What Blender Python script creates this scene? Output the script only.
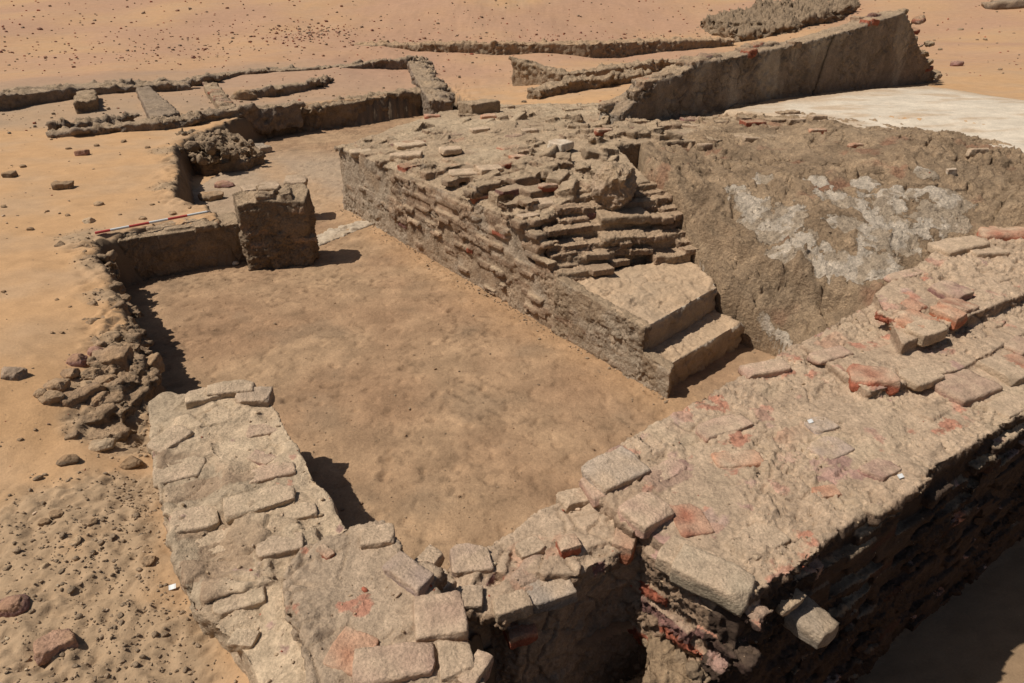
import bpy, bmesh, math, random
import numpy as np
from mathutils import Vector, Matrix
from mathutils.bvhtree import BVHTree
random.seed(7); RNG = np.random.RandomState(7)
R = math.radians
for o in list(bpy.data.objects): bpy.data.objects.remove(o)
S = bpy.context.scene
# ---------------------------------------------------------------- camera
FOC, TH, ZC = 670.0, R(28.3), 2.9
cd = bpy.data.cameras.new('camera'); cam = bpy.data.objects.new('camera', cd); S.collection.objects.link(cam)
cd.sensor_width = 36; cd.lens = FOC*36/1024; cd.clip_start = 0.05; cd.clip_end = 2000
cam.location = (0, 0, ZC); cam.rotation_euler = (math.pi/2-TH, 0, 0); S.camera = cam
# ---------------------------------------------------------------- light
wd = bpy.data.worlds.new('World'); S.world = wd; wd.use_nodes = True
nt = wd.node_tree; bg = nt.nodes['Background']; sky = nt.nodes.new('ShaderNodeTexSky')
sky.sky_type = 'NISHITA'; sky.sun_disc = False; sky.sun_elevation = R(58); sky.sun_rotation = R(263)
sky.dust_density = 2.0
nt.links.new(sky.outputs[0], bg.inputs[0]); bg.inputs[1].default_value = 0.05
ld = bpy.data.lights.new('sun', 'SUN'); ld.energy = 5.0; ld.angle = R(0.53); ld.color = (1.0, 0.95, 0.88)
sun = bpy.data.objects.new('sun', ld); S.collection.objects.link(sun); sun.location = (-10, -1, 20)
SD = Vector((math.cos(R(58))*0.992, math.cos(R(58))*0.12, -math.sin(R(58))))
sun.rotation_euler = SD.to_track_quat('-Z', 'Y').to_euler()
S.view_settings.view_transform = 'Standard'; S.view_settings.look = 'None'
S.view_settings.exposure = -0.20; S.view_settings.gamma = 1
S.render.engine = 'CYCLES'
# ---------------------------------------------------------------- maths helpers
def ray(px, py):
    u = (px-512)/FOC; w = (341.5-py)/FOC
    return np.array([u, math.cos(TH)+w*math.sin(TH), -math.sin(TH)+w*math.cos(TH)])
def W(px, py, z):
    d = ray(px, py); t = (z-ZC)/d[2]
    return np.array([d[0]*t, d[1]*t, z])
def W2(px, py, z): return W(px, py, z)[:2]
DB = np.array([0.838, 0.546]); DA = np.array([-0.546, 0.838])

def _hash(ix, iy, iz):
    h = (ix*374761393 + iy*668265263 + iz*1274126177) & 0xffffffff
    h = ((h ^ (h >> 13))*1103515245) & 0xffffffff
    return (h ^ (h >> 16)) & 0xffffffff
_G = RNG.normal(size=(256, 3)); _G /= np.linalg.norm(_G, axis=1)[:, None]
def perlin(p):
    i = np.floor(p).astype(np.int64); f = p-i; u = f*f*f*(f*(f*6-15)+10)
    out = 0
    for dx in (0, 1):
        wx = u[:, 0] if dx else 1-u[:, 0]
        for dy in (0, 1):
            wy = u[:, 1] if dy else 1-u[:, 1]
            for dz in (0, 1):
                wz = u[:, 2] if dz else 1-u[:, 2]
                g = _G[_hash(i[:, 0]+dx, i[:, 1]+dy, i[:, 2]+dz) & 255]
                out = out + wx*wy*wz*(g[:, 0]*(f[:, 0]-dx)+g[:, 1]*(f[:, 1]-dy)+g[:, 2]*(f[:, 2]-dz))
    return out*1.5
def fbm(p, s, oc=3, off=0.0, ridge=False):
    a, t, out = 1.0, 0.0, 0
    for k in range(oc):
        n = perlin(p*s+off+k*17.3)
        if ridge: n = 1-2*np.abs(n)*1.6
        out = out+a*n; t += a; a *= 0.5; s *= 2.03
    return out/t
def worley(p, s, off=0.0):
    q = p*s+off; i = np.floor(q).astype(np.int64)
    d1 = np.full(len(q), 9.0); d2 = d1.copy(); idd = np.zeros(len(q), np.int64)
    for dx in (-1, 0, 1):
        for dy in (-1, 0, 1):
            for dz in (-1, 0, 1):
                c = i+np.array([dx, dy, dz]); h = _hash(c[:, 0], c[:, 1], c[:, 2])
                o = np.stack([(h & 255)/255., ((h >> 8) & 255)/255., ((h >> 16) & 255)/255.], 1)
                d = np.sqrt((((c+o)-q)**2).sum(1))
                m = d < d1
                d2 = np.where(m, d1, np.minimum(d2, d)); idd = np.where(m, h, idd); d1 = np.where(m, d, d1)
    return d1, d2, idd
def sstep(a, b, x):
    t = np.clip((x-a)/(b-a), 0, 1); return t*t*(3-2*t)
def sdpoly(x, y, poly):           # positive inside
    poly = np.asarray(poly); n = len(poly); d = np.full(x.shape, 1e9); ins = np.zeros(x.shape, bool)
    for k in range(n):
        ax, ay = poly[k]; bx, by = poly[(k+1) % n]
        ex, ey = bx-ax, by-ay; L = ex*ex+ey*ey+1e-12
        t = np.clip(((x-ax)*ex+(y-ay)*ey)/L, 0, 1)
        d = np.minimum(d, np.hypot(x-ax-t*ex, y-ay-t*ey))
        c = ((ay > y) != (by > y)) & (x < (bx-ax)*(y-ay)/(by-ay+1e-12)+ax)
        ins ^= c
    return np.where(ins, d, -d)
class TPS:
    def __init__(s, pts, lam=1e-3):
        pts = np.asarray(pts, float); s.c = pts[:, :2]; n = len(pts)
        K = s._k(np.linalg.norm(s.c[:, None]-s.c[None], axis=2)) + lam*np.eye(n)
        P = np.hstack([np.ones((n, 1)), s.c]); A = np.zeros((n+3, n+3))
        A[:n, :n] = K; A[:n, n:] = P; A[n:, :n] = P.T
        s.w = np.linalg.solve(A, np.r_[pts[:, 2], 0, 0, 0]); s.n = n
    @staticmethod
    def _k(r): return np.where(r > 1e-9, r*r*np.log(np.maximum(r, 1e-9)), 0)
    def __call__(s, x, y):
        out = s.w[s.n]+s.w[s.n+1]*x+s.w[s.n+2]*y
        for k in range(s.n): out = out+s.w[k]*s._k(np.hypot(x-s.c[k, 0], y-s.c[k, 1]))
        return out
# ---------------------------------------------------------------- materials
def earth_mat(name, fine=70, bump=0.5, var=0.22, dist=0.012, speck=0.0, rough=0.95, coarse=9, mask=None):
    m = bpy.data.materials.new(name); m.use_nodes = True; t = m.node_tree; N = t.nodes; L = t.links
    b = N['Principled BSDF']; b.inputs['Roughness'].default_value = rough
    b.inputs['Specular IOR Level'].default_value = 0.15
    at = N.new('ShaderNodeAttribute'); at.attribute_name = 'Col'
    tc = N.new('ShaderNodeTexCoord')
    def noise(s, det, r=0.6):
        n = N.new('ShaderNodeTexNoise'); n.inputs['Scale'].default_value = s; n.inputs['Detail'].default_value = det
        n.inputs['Roughness'].default_value = r; L.new(tc.outputs['Object'], n.inputs['Vector']); return n
    n1 = noise(coarse, 9, .68); n2 = noise(fine, 5, .7); n3 = noise(fine*3.3, 3)
    def mth(op, a, bb, c=None):
        n = N.new('ShaderNodeMath'); n.operation = op
        for k, v in enumerate((a, bb, c)):
            if v is None: continue
            if hasattr(v, 'is_linked') or hasattr(v, 'links'): L.new(v, n.inputs[k])
            else: n.inputs[k].default_value = v
        return n.outputs[0]
    mr = N.new('ShaderNodeMapRange'); mr.inputs[1].default_value = .3; mr.inputs[2].default_value = .7
    mr.inputs[3].default_value = 1-var; mr.inputs[4].default_value = 1+var
    L.new(n1.outputs[0], mr.inputs[0])
    mr2 = N.new('ShaderNodeMapRange'); mr2.inputs[1].default_value = .3; mr2.inputs[2].default_value = .7
    mr2.inputs[3].default_value = 1-var*.8; mr2.inputs[4].default_value = 1+var*.8
    L.new(n2.outputs[0], mr2.inputs[0])
    f = mth('MULTIPLY', mr.outputs[0], mr2.outputs[0])
    vm = N.new('ShaderNodeVectorMath'); vm.operation = 'SCALE'
    base_out = at.outputs['Color']; mfac = None
    if mask:                                  # second surface layer (plaster skin, worn brick) with a crisp broken outline
        a2 = N.new('ShaderNodeAttribute'); a2.attribute_name = 'Col2'; am = N.new('ShaderNodeAttribute'); am.attribute_name = 'Mask'
        nm1 = noise(mask[0], 8, .62); sm_ = mth('MULTIPLY_ADD', nm1.outputs[0], mask[1], am.outputs['Fac'])
        mm = N.new('ShaderNodeMapRange'); mm.inputs[1].default_value = .5+mask[1]*.5; mm.inputs[2].default_value = .5+mask[1]*.5+mask[2]; L.new(sm_, mm.inputs[0]); mfac = mm.outputs[0]
        mx = N.new('ShaderNodeMixRGB'); L.new(mfac, mx.inputs[0]); L.new(at.outputs['Color'], mx.inputs[1]); L.new(a2.outputs['Color'], mx.inputs[2]); base_out = mx.outputs[0]
    L.new(base_out, vm.inputs[0]); L.new(f, vm.inputs['Scale'])
    L.new(vm.outputs[0], b.inputs['Base Color'])
    h = mth('MULTIPLY_ADD', n1.outputs[0], 1.2, n2.outputs[0]); h = mth('MULTIPLY_ADD', n3.outputs[0], .45, h)
    # grit: scattered pale and dark grains that stay with the material
    vg = N.new('ShaderNodeTexVoronoi'); vg.inputs['Scale'].default_value = fine*2.2; L.new(tc.outputs['Object'], vg.inputs['Vector'])
    sepg = N.new('ShaderNodeSeparateColor'); L.new(vg.outputs['Color'], sepg.inputs[0])
    mg = N.new('ShaderNodeMapRange'); mg.inputs[1].default_value = 0; mg.inputs[2].default_value = 1; mg.inputs[3].default_value = 1-var*.45; mg.inputs[4].default_value = 1+var*.45; L.new(sepg.outputs[0], mg.inputs[0])
    f2 = mth('MULTIPLY', f, mg.outputs[0]); L.new(f2, vm.inputs['Scale'])
    h = mth('MULTIPLY_ADD', sepg.outputs[1], .25, h)
    if speck:
        v = N.new('ShaderNodeTexVoronoi'); v.inputs['Scale'].default_value = speck
        L.new(tc.outputs['Object'], v.inputs['Vector'])
        h = mth('MULTIPLY_ADD', v.outputs['Distance'], -.6, h)
    if mfac is not None: h = mth('MULTIPLY_ADD', mfac, mask[3], h)
    bp = N.new('ShaderNodeBump'); bp.inputs['Strength'].default_value = bump; bp.inputs['Distance'].default_value = dist
    L.new(h, bp.inputs['Height']); L.new(bp.outputs[0], b.inputs['Normal'])
    return m
M_MUD = earth_mat('eroded mud', 60, .85, .25, .018, 30)
M_BANK = earth_mat('mud with plaster skin', 60, 1.0, .30, .024, 30, coarse=14, mask=(10, 1.5, .04, .9))
M_TOP = earth_mat('mud with worn brick', 60, .8, .24, .015, 30, coarse=12, mask=(11, 1.3, .12, .15))
M_PALE = earth_mat('worn mud plaster', 55, .7, .17, .012, 0, coarse=12)
M_SAND = earth_mat('sand', 50, .45, .10, .010, 0, coarse=5)
M_FLOOR = earth_mat('trodden clay', 55, .7, .17, .010, 26, coarse=6)
M_BRICK = earth_mat('fired brick', 90, .8, .25, .010, 60, coarse=20)
M_PLASTER = earth_mat('lime plaster', 50, .5, .15, .008, 0, coarse=8)
M_STONE = earth_mat('stone', 80, .7, .25, .010, 0, coarse=15)
def paint(name, c, rough=.45):
    m = bpy.data.materials.new(name); m.use_nodes = True; t = m.node_tree; b = t.nodes['Principled BSDF']
    n = t.nodes.new('ShaderNodeTexNoise'); n.inputs['Scale'].default_value = 40
    r = t.nodes.new('ShaderNodeMixRGB'); r.inputs[1].default_value = (*c, 1); r.inputs[2].default_value = (*[k*.75+.05 for k in c], 1)
    t.links.new(n.outputs[0], r.inputs[0]); t.links.new(r.outputs[0], b.inputs['Base Color'])
    b.inputs['Roughness'].default_value = rough; return m
M_RED = paint('red paint', (.55, .05, .035)); M_WHITE = paint('white paint', (.75, .74, .70)); M_STEEL = paint('steel', (.3, .29, .28))
# colours (linear base colours)
C_SAND = np.array([.485, .29, .145]); C_SAND2 = np.array([.44, .29, .17]); C_EARTH = np.array([.25, .175, .11])
C_MUD = np.array([.31, .22, .14]); C_DUST = np.array([.43, .305, .19]); C_GREY = np.array([.26, .195, .14])
C_RED = np.array([.36, .115, .065]); C_PURP = np.array([.24, .125, .10]); C_PALE = np.array([.51, .385, .25])
C_FLOOR = np.array([.32, .195, .110]); C_PLAS = np.array([.58, .49, .375])
# ---------------------------------------------------------------- object helpers
def tag(o, label=None, cat=None, group=None, kind=None):
    if label: o['label'] = label
    if cat: o['category'] = cat
    if group: o['group'] = group
    if kind: o['kind'] = kind
    elif cat and cat.startswith(('ruined', 'partition', 'threshold', 'pier', 'stairs')): o['kind'] = 'thing'
    return o
def setmask(me, m, c2):
    a = me.attributes.new('Mask', 'FLOAT', 'POINT'); a.data.foreach_set('value', np.asarray(m, np.float32))
    a = me.attributes.new('Col2', 'FLOAT_COLOR', 'POINT'); c = np.ones((len(m), 4), np.float32); c[:, :3] = c2; a.data.foreach_set('color', c.ravel())
def mesh_np(name, V, F, mat, col=None, parent=None, smooth=True, loc=None):
    V = np.asarray(V, float)
    if loc is not None: V = V-np.asarray(loc)
    me = bpy.data.meshes.new(name); me.from_pydata(V.tolist(), [], F if isinstance(F, list) else F.tolist())
    if smooth: me.polygons.foreach_set('use_smooth', np.ones(len(me.polygons), bool))
    if col is not None: setcol(me, col)
    me.materials.append(mat); me.update()
    o = bpy.data.objects.new(name, me); S.collection.objects.link(o)
    if loc is not None: o.location = loc
    if parent: o.parent = parent
    return o
def setcol(me, col):
    a = me.attributes.get('Col') or me.attributes.new('Col', 'FLOAT_COLOR', 'POINT')
    c = np.ones((len(me.vertices), 4), np.float32); c[:, :3] = col; a.data.foreach_set('color', c.ravel())
def empty(name, loc):
    o = bpy.data.objects.new(name, None); S.collection.objects.link(o); o.location = loc; o.empty_display_size = .1; return o
def axis_arr(lo, hi, d, outer_lo, outer_hi, g=1.06):
    a = list(np.arange(lo, hi, d)); s = d; v = a[-1]
    while v < outer_hi: s *= g; v += s; a.append(v)
    s = d; v = a[0]; b = []
    while v > outer_lo: s *= g; v -= s; b.append(v)
    return np.array(b[::-1]+a)
def gridF(nx, ny, mask=None):
    i = np.arange((nx-1)*(ny-1)); c = i % (nx-1); r = i//(nx-1); a = r*nx+c
    F = np.stack([a, a+1, a+1+nx, a+nx], 1)
    if mask is not None: F = F[mask[F].all(1)]
    return F
def compact(V, F, *arrs):
    u, inv = np.unique(F, return_inverse=True); return (V[u], inv.reshape(F.shape))+tuple(a[u] for a in arrs)

def add_prism(bm, poly, ztop, zbot):
    n = len(poly); zt = ztop if hasattr(ztop, '__len__') else [ztop]*n
    zb = zbot if hasattr(zbot, '__len__') else [zbot]*n
    t = [bm.verts.new((p[0], p[1], z)) for p, z in zip(poly, zt)]; b = [bm.verts.new((p[0], p[1], z)) for p, z in zip(poly, zb)]
    fs = [bm.faces.new(t), bm.faces.new(b[::-1])]
    for k in range(n): bm.faces.new((t[k], b[k], b[(k+1) % n], t[(k+1) % n]))
    bmesh.ops.triangulate(bm, faces=fs)
def add_box(bm, c, ax, half, tilt=(0, 0)):
    a = math.atan2(ax[1], ax[0]); M = Matrix.Translation(Vector(c)) @ Matrix.Rotation(a, 4, 'Z') @ Matrix.Rotation(tilt[0], 4, 'X') @ Matrix.Rotation(tilt[1], 4, 'Y')
    r = bmesh.ops.create_cube(bm, size=1, matrix=M @ Matrix.Diagonal((half[0]*2, half[1]*2, half[2]*2, 1)))
    return M
class Solid:
    """prisms + brick boxes fused by voxel remesh, then eroded with noise"""
    def __init__(s): s.bm = bmesh.new(); s.bricks = []
    def prism(s, poly, zt, zb): add_prism(s.bm, poly, zt, zb); return s
    def brick(s, c, ax, half, col, tilt=(0, 0)):
        M = add_box(s.bm, c, ax, half, tilt); s.bricks.append((M.inverted(), half, col))
    def build(s, name, mat, base=C_MUD, vox=.014, amp=(.02, .010, .004), fr=(2.5, 11, 38), parent=None, post=None, dust=.6, dustcol=C_DUST, colf=None, seed=0.0, smooth_it=2, loc=None, cracks=0.0, wf=9., wa=1.1, pebble=1.0, maskf=None):
        bmesh.ops.recalc_face_normals(s.bm, faces=s.bm.faces)
        me = bpy.data.meshes.new('tmp'); s.bm.to_mesh(me); s.bm.free()
        o = bpy.data.objects.new('tmp', me); S.collection.objects.link(o)
        md = o.modifiers.new('r', 'REMESH'); md.mode = 'VOXEL'; md.voxel_size = vox; md.adaptivity = 0; md.use_smooth_shade = True
        sm = o.modifiers.new('s', 'SMOOTH'); sm.iterations = smooth_it; sm.factor = .4
        dg = bpy.context.evaluated_depsgraph_get(); m2 = bpy.data.meshes.new_from_object(o.evaluated_get(dg), depsgraph=dg)
        bpy.data.objects.remove(o); bpy.data.meshes.remove(me)
        n = len(m2.vertices); V = np.empty(n*3, np.float32); m2.vertices.foreach_get('co', V); V = V.reshape(-1, 3).astype(float)
        Nn = np.empty(n*3, np.float32); m2.vertices.foreach_get('normal', Nn); Nn = Nn.reshape(-1, 3).astype(float)
        # colours
        blotch = fbm(V, 3.1, 3, seed+5)
        col = base[None]*(1+.35*blotch[:, None])
        hit = np.zeros(n, bool)
        V4 = np.c_[V, np.ones(n)]
        for Mi, hf, c in s.bricks:
            Mi = np.array(Mi); cc = -Mi[:3, :3].T @ Mi[:3, 3]
            rr = max(hf)*1.5+.02; near = np.where((np.abs(V-cc) < rr).all(1))[0]
            if not len(near): continue
            q = V4[near] @ Mi.T; m = (np.abs(q[:, 0]) < hf[0]+.004) & (np.abs(q[:, 1]) < hf[1]+.004) & (np.abs(q[:, 2]) < hf[2]+.004)
            col[near[m]] = np.asarray(c)[None]*(1+.25*blotch[near[m], None]); hit[near[m]] = True
        up = sstep(.55, .95, Nn[:, 2]+.25*fbm(V, 6, 3, seed+9)) * dust
        up = np.clip(up*(1+.9*fbm(V, 2.2, 3, seed+31)), 0, 1)
        col = col*(1-up[:, None])+dustcol[None]*up[:, None]
        if colf: col = colf(V, Nn, col, hit)
        md_ = .25+1.5*sstep(-.25, .3, fbm(V, 2.0, 3, seed+13))
        d = amp[0]*fbm(V, fr[0], 3, seed)+amp[1]*fbm(V, fr[1], 3, seed+3)*(.4+.6*md_)+amp[2]*md_*(fbm(V, fr[2], 2, seed+7, ridge=True)-.3)
        w1, w2, wi = worley(V+.02*fbm(V, 8, 2, seed+2)[:, None], wf, seed+.5)           # broken lumps: flat facets at slightly different heights
        d = d+amp[1]*wa*md_*(((wi >> 8) & 255)/255.-.5)*sstep(0, .12, w2-w1)
        w1, w2, wi = worley(V, 26., seed+.9); d = d+pebble*.010*np.clip(md_-.5, 0, 1.3)*(.45-w1)*(((wi >> 4) & 15) > 5)
        if cracks:
            d1, d2, _ = worley(V+.03*np.stack([fbm(V, 9, 2, 1.), fbm(V, 9, 2, 2.), fbm(V, 9, 2, 3.)], 1), 5.5, seed)
            cr = (1-sstep(0, .07, d2-d1))*sstep(-.1, .25, fbm(V, 1.7, 2, seed+4)); d = d-cracks*cr; col = col*(1-.25*cr[:, None])+(C_EARTH*.8)[None]*.25*cr[:, None]
        V2 = V+Nn*d[:, None]
        if post: V2 = post(V2, V)
        m2.name = name
        if loc is None: loc = (V2[:, 0].mean(), V2[:, 1].mean(), V2[:, 2].min())
        m2.vertices.foreach_set('co', (V2-np.asarray(loc)).astype(np.float32).ravel()); setcol(m2, col)
        if maskf: setmask(m2, *maskf(V, Nn))
        m2.materials.clear(); m2.materials.append(mat); m2.polygons.foreach_set('use_smooth', np.ones(len(m2.polygons), bool)); m2.update()
        o = bpy.data.objects.new(name, m2); S.collection.objects.link(o); o.location = loc
        if parent:
            o.parent = parent; o.location = Vector(loc)-parent.location
        return o
_cube_cache = {}
def rock_mesh(size, seed, kind='brick', res=8, rough=.12, sharp=5.0):
    nx, ny, nz = [max(3, int(res*s/max(size))) for s in size]
    key = (nx, ny, nz)
    if key not in _cube_cache:
        bm = bmesh.new(); idx = {}
        def v(i, j, k):
            if (i, j, k) not in idx: idx[(i, j, k)] = bm.verts.new((i/nx*2-1, j/ny*2-1, k/nz*2-1))
            return idx[(i, j, k)]
        for i in range(nx):
            for j in range(ny):
                bm.faces.new((v(i, j, nz), v(i+1, j, nz), v(i+1, j+1, nz), v(i, j+1, nz))); bm.faces.new((v(i, j, 0), v(i, j+1, 0), v(i+1, j+1, 0), v(i+1, j, 0)))
        for i in range(nx):
            for k in range(nz):
                bm.faces.new((v(i, 0, k), v(i+1, 0, k), v(i+1, 0, k+1), v(i, 0, k+1))); bm.faces.new((v(i, ny, k), v(i, ny, k+1), v(i+1, ny, k+1), v(i+1, ny, k)))
        for j in range(ny):
            for k in range(nz):
                bm.faces.new((v(0, j, k), v(0, j, k+1), v(0, j+1, k+1), v(0, j+1, k))); bm.faces.new((v(nx, j, k), v(nx, j+1, k), v(nx, j+1, k+1), v(nx, j, k+1)))
        bm.verts.index_update()
        _cube_cache[key] = (np.array([list(x.co) for x in bm.verts]), [[x.index for x in f.verts] for f in bm.faces]); bm.free()
    B, F = _cube_cache[key]
    p = B/((np.abs(B)**sharp).sum(1)**(1/sharp))[:, None]        # superellipsoid: rounded block
    p = .72*B*.97+.28*p if kind == 'brick' else p
    V = p*np.array(size)/2
    s = min(size); dirn = p/np.linalg.norm(p, axis=1)[:, None]
    dsp = rough*s*(fbm(V/s, .8, 2, seed)*1.6+.5*fbm(V/s, 2.5, 2, seed+3))
    V = V+dirn*dsp[:, None]
    r = np.random.RandomState(int(seed*10) % 9999)                # chipped corners and broken facets
    for _ in range(7 if kind == 'brick' else 10):
        nrm = r.normal(size=3); nrm /= np.linalg.norm(nrm); dd = V @ nrm; lim = dd.max()*((.78 if kind == 'brick' else .66)+.2*r.rand())
        V = V-nrm[None]*np.maximum(dd-lim, 0)[:, None]*.95
    if res > 7: V = V+dirn*(rough*.35*s*fbm(V/s, 4.5, 3, seed+6, ridge=True))[:, None]
    return V, F
def hit_z(bvhs, px, py):
    d = Vector(ray(px, py)).normalized(); best = None
    for b in bvhs:
        h = b.ray_cast(Vector((0, 0, ZC)), d)
        if h[0] and (best is None or h[3] < best[3]): best = h
    return best
def bvh_of(o):
    me = o.data; M = o.matrix_world if not o.parent else o.parent.matrix_world @ o.matrix_basis
    off = o.location + (o.parent.location if o.parent else Vector((0, 0, 0)))
    vs = [v.co+off for v in me.vertices]; return BVHTree.FromPolygons(vs, [tuple(p.vertices) for p in me.polygons])
def brickcol(c, V, seed, dustf=.5, dust=C_DUST):
    n = fbm(V, 8, 3, seed); up = sstep(.0, .5, V[:, 2]/max(1e-6, V[:, 2].max())+.6*fbm(V, 12, 2, seed+2))*dustf
    up = np.clip(up*(1+1.2*fbm(V, 7, 2, seed+6)), 0, 1)
    return (c[None]*(1+.5*n[:, None]))*(1-up[:, None])+dust[None]*up[:, None]
def rock(name, p, size, rotz, color, seed, mat=None, kind='brick', tilt=(0, 0), parent=None, dustf=.45, res=9, rough=.12, sink=.35, dust=C_DUST):
    V, F = rock_mesh(size, seed, kind, res, rough, 6.0 if kind == 'brick' else 2.6)
    col = brickcol(color, V, seed, dustf, dust)
    Rm = np.array((Matrix.Rotation(rotz, 3, 'Z') @ Matrix.Rotation(tilt[0], 3, 'X') @ Matrix.Rotation(tilt[1], 3, 'Y')))
    V = V @ Rm.T; loc = Vector(p)+Vector((0, 0, size[2]*(.5-sink)))
    o = mesh_np(name, V, F, mat or M_BRICK, col)
    o.location = loc-(parent.location if parent else Vector((0, 0, 0)))
    if parent: o.parent = parent
    return o
# ================================================================ GROUND
room = [W2(98, 246, .5), W2(112, 280, .5), W2(128, 318, .5), W2(138, 352, .5), W2(148, 392, .5), W2(215, 430, .6), W2(300, 540, .6), W2(390, 610, .65),
        W2(600, 545, .55), W2(800, 470, .6), W2(1024, 340, .6), (6.5, 6.2), (6.0, 9.0), (3.5, 10.5), (1.5, 11.0), (-.5, 12.5), W2(448, 111, 0)+[0, .3], W2(360, 126, 0)+[0, .3], W2(270, 136, 0)+[0, .2],
        W2(228, 133, .3), W2(186, 138, .5), W2(176, 150, .5), W2(180, 170, .5), W2(176, 195, .5), W2(205, 204, .5), W2(225, 222, .5), W2(150, 228, .5)]
pit = [W2(425, 610, .6), W2(520, 585, .5), W2(600, 532, .5), W2(690, 535, .6), W2(760, 545, .6), W2(1024, 385, .6), (9, 7.0), (14, 8), (14, -3), (1.5, -3), (.25, -.5), (.02, 1.3)]
gpts = [W(*q) for q in [(0, 180, .55), (100, 180, .5), (60, 140, .5), (0, 250, .58), (60, 250, .55), (0, 330, .66), (60, 320, .60), (110, 330, .55), (0, 400, .66), (60, 390, .60), (110, 380, .5), (0, 470, .56), (70, 460, .53), (120, 460, .45),
        (130, 430, .42), (0, 550, .55), (100, 560, .52), (150, 560, .5), (0, 670, .55), (130, 670, .5), (200, 670, .45),
        (0, 115, .5), (120, 105, .48), (200, 128, .5), (230, 110, .48), (400, 90, .5), (0, 80, .62), (150, 75, .62), (350, 60, .6), (450, 75, .5), (600, 62, .55), (720, 42, .6),
        (0, 40, 1.0), (400, 30, 1.1), (700, 25, 1.1),
        (1000, 60, 1.05), (940, 70, 1.15), (1024, 98, 1.22), (900, 93, 1.22), (800, 105, 1.2), (700, 112, 1.1), (600, 112, .95), (540, 100, .8), (860, 30, 1.1), (760, 35, .9), (1000, 20, 1.4)]]
gpts += [(-4, 0, .6, ), (-3, -3, .6), (0, -3, .6), (8, 9, 1.3), (10, 12, 1.25), (9, 4, .9), (14, 0, 1.0), (0, 36, 1.9), (-25, 36, 2.0), (25, 36, 2.2), (0, 60, 4.2), (-50, 60, 4.3), (50, 60, 4.4), (-14, 8, .8), (18, 16, 1.3),
         (-50, 20, 1.2), (50, 20, 1.5), (-50, -20, 1), (50, -20, 1), (0, 100, 6), (-90, 100, 6), (90, 100, 6), (0, -60, 1), (-16, 20, .6)]
GT = TPS(gpts, .002)
def ground_z(x, y, detail=True):
    z = GT(x, y); z = np.clip(z, .2, 7)
    P = np.stack([x, y, np.zeros_like(x)], 1)
    if detail:
        far = sstep(8, 25, y)
        rp = fbm(np.stack([x*.5+y*.3, y*1.2-x*.2, 0*x], 1), 5.5, 3, 2.5)
        z = z+.05*fbm(P, .9, 3, 1.)+.018*fbm(P, 4., 3, 2.)+.007*rp+far*.30*fbm(P, .22, 4, 3.)
        rough = earth_mask(x, y)
        z = z+rough*(.026*fbm(P, 5, 4, 4., ridge=True)+.016*fbm(P, 16, 3, 5., ridge=True)-.02)
        nr = (rough > .02) & (y < 6) & (x > -5)
        if nr.any():
            q = P[nr]; w1, w2, wi = worley(q+.01*fbm(q, 20, 2, 6.)[:, None], 16., 7.); w3, w4, wj = worley(q, 34., 9.)
            z[nr] += rough[nr]*(.016*np.clip(.5-w1, 0, 1)*(((wi >> 4) & 15) > 8)+.016*np.clip(.5-w3, 0, 1)*(((wj >> 4) & 15) > 5))
    w = .05*fbm(P, 3.2, 3, 8.)+.02*fbm(P, 13, 2, 9.)
    d = sdpoly(x, y, room)+w*1.6
    k = sstep(-.03, .10, d); z = z*(1-k)+(-.03)*k
    lip = np.exp(-((d+.12)/.16)**2)*(z > .2); z = z+lip*.05*fbm(P, 6, 4, 14., ridge=True)
    d = sdpoly(x, y, pit)+w; k = sstep(-.02, .12, d)
    zp = -1.15-.5*(1-sstep(.9, 2.0, x+.4*(2.2-y)))+.05*fbm(P, 3, 3, 11.)
    z = z*(1-k)+zp*k
    return z
blobs = [(W2(*q[:3]), q[3]) for q in [(40, 520, .55, .45), (90, 500, .55, .35), (60, 600, .55, .5), (10, 580, .55, .4), (120, 545, .5, .25), (30, 660, .55, .5), (110, 640, .5, .3), (150, 660, .5, .3),
         (120, 300, .5, .25), (130, 340, .5, .22), (110, 265, .5, .3), (90, 240, .5, .3), (140, 390, .5, .2), (110, 420, .5, .22), (135, 440, .45, .2), (150, 480, .5, .2),
         (185, 160, .5, .35), (165, 150, .5, .3), (175, 185, .5, .3), (90, 385, .55, .2)]]
band = [W2(0, 84, .55), W2(150, 72, .6), (W2(300, 62, .6)), W2(430, 56, .6), W2(445, 90, .5), W2(330, 100, .5), W2(150, 122, .5), W2(0, 128, .5), (-22, 16), (-30, 21)]
def earth_mask(x, y):
    P = np.stack([x, y, np.zeros_like(x)], 1); n = .7*fbm(P, 2.5, 4, 21.)
    m = np.zeros_like(x)
    for c, r in blobs: m = np.maximum(m, 1-sstep(.5, 1.25, np.hypot(x-c[0], y-c[1])/r+n))
    return m
def multi_axis(segs, lo, hi, g):
    a = np.concatenate([np.arange(p, q, d) for p, q, d in segs]); pre = axis_arr(segs[0][0], segs[0][0]+2*segs[0][2], segs[0][2], lo, segs[0][0]+.01, g); post = axis_arr(segs[-1][1], segs[-1][1]+2*segs[-1][2], segs[-1][2], segs[-1][1]-.01, hi, g)
    return np.unique(np.concatenate([pre[pre < segs[0][0]-1e-6], a, post[post > a[-1]+segs[-1][2]*.5]]))
xs = multi_axis([(-5.2, -3.3, .03), (-3.3, -1.2, .013), (-1.2, 1.2, .03), (1.2, 6.2, .05)], -120, 120, 1.07); ys = multi_axis([(.9, 4.6, .014), (4.6, 9.6, .032)], -60, 140, 1.02)
X, Y = np.meshgrid(xs, ys); x = X.ravel(); y = Y.ravel(); z = ground_z(x, y)
P = np.stack([x, y, z], 1); P0 = np.stack([x, y, 0*x], 1)
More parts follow.
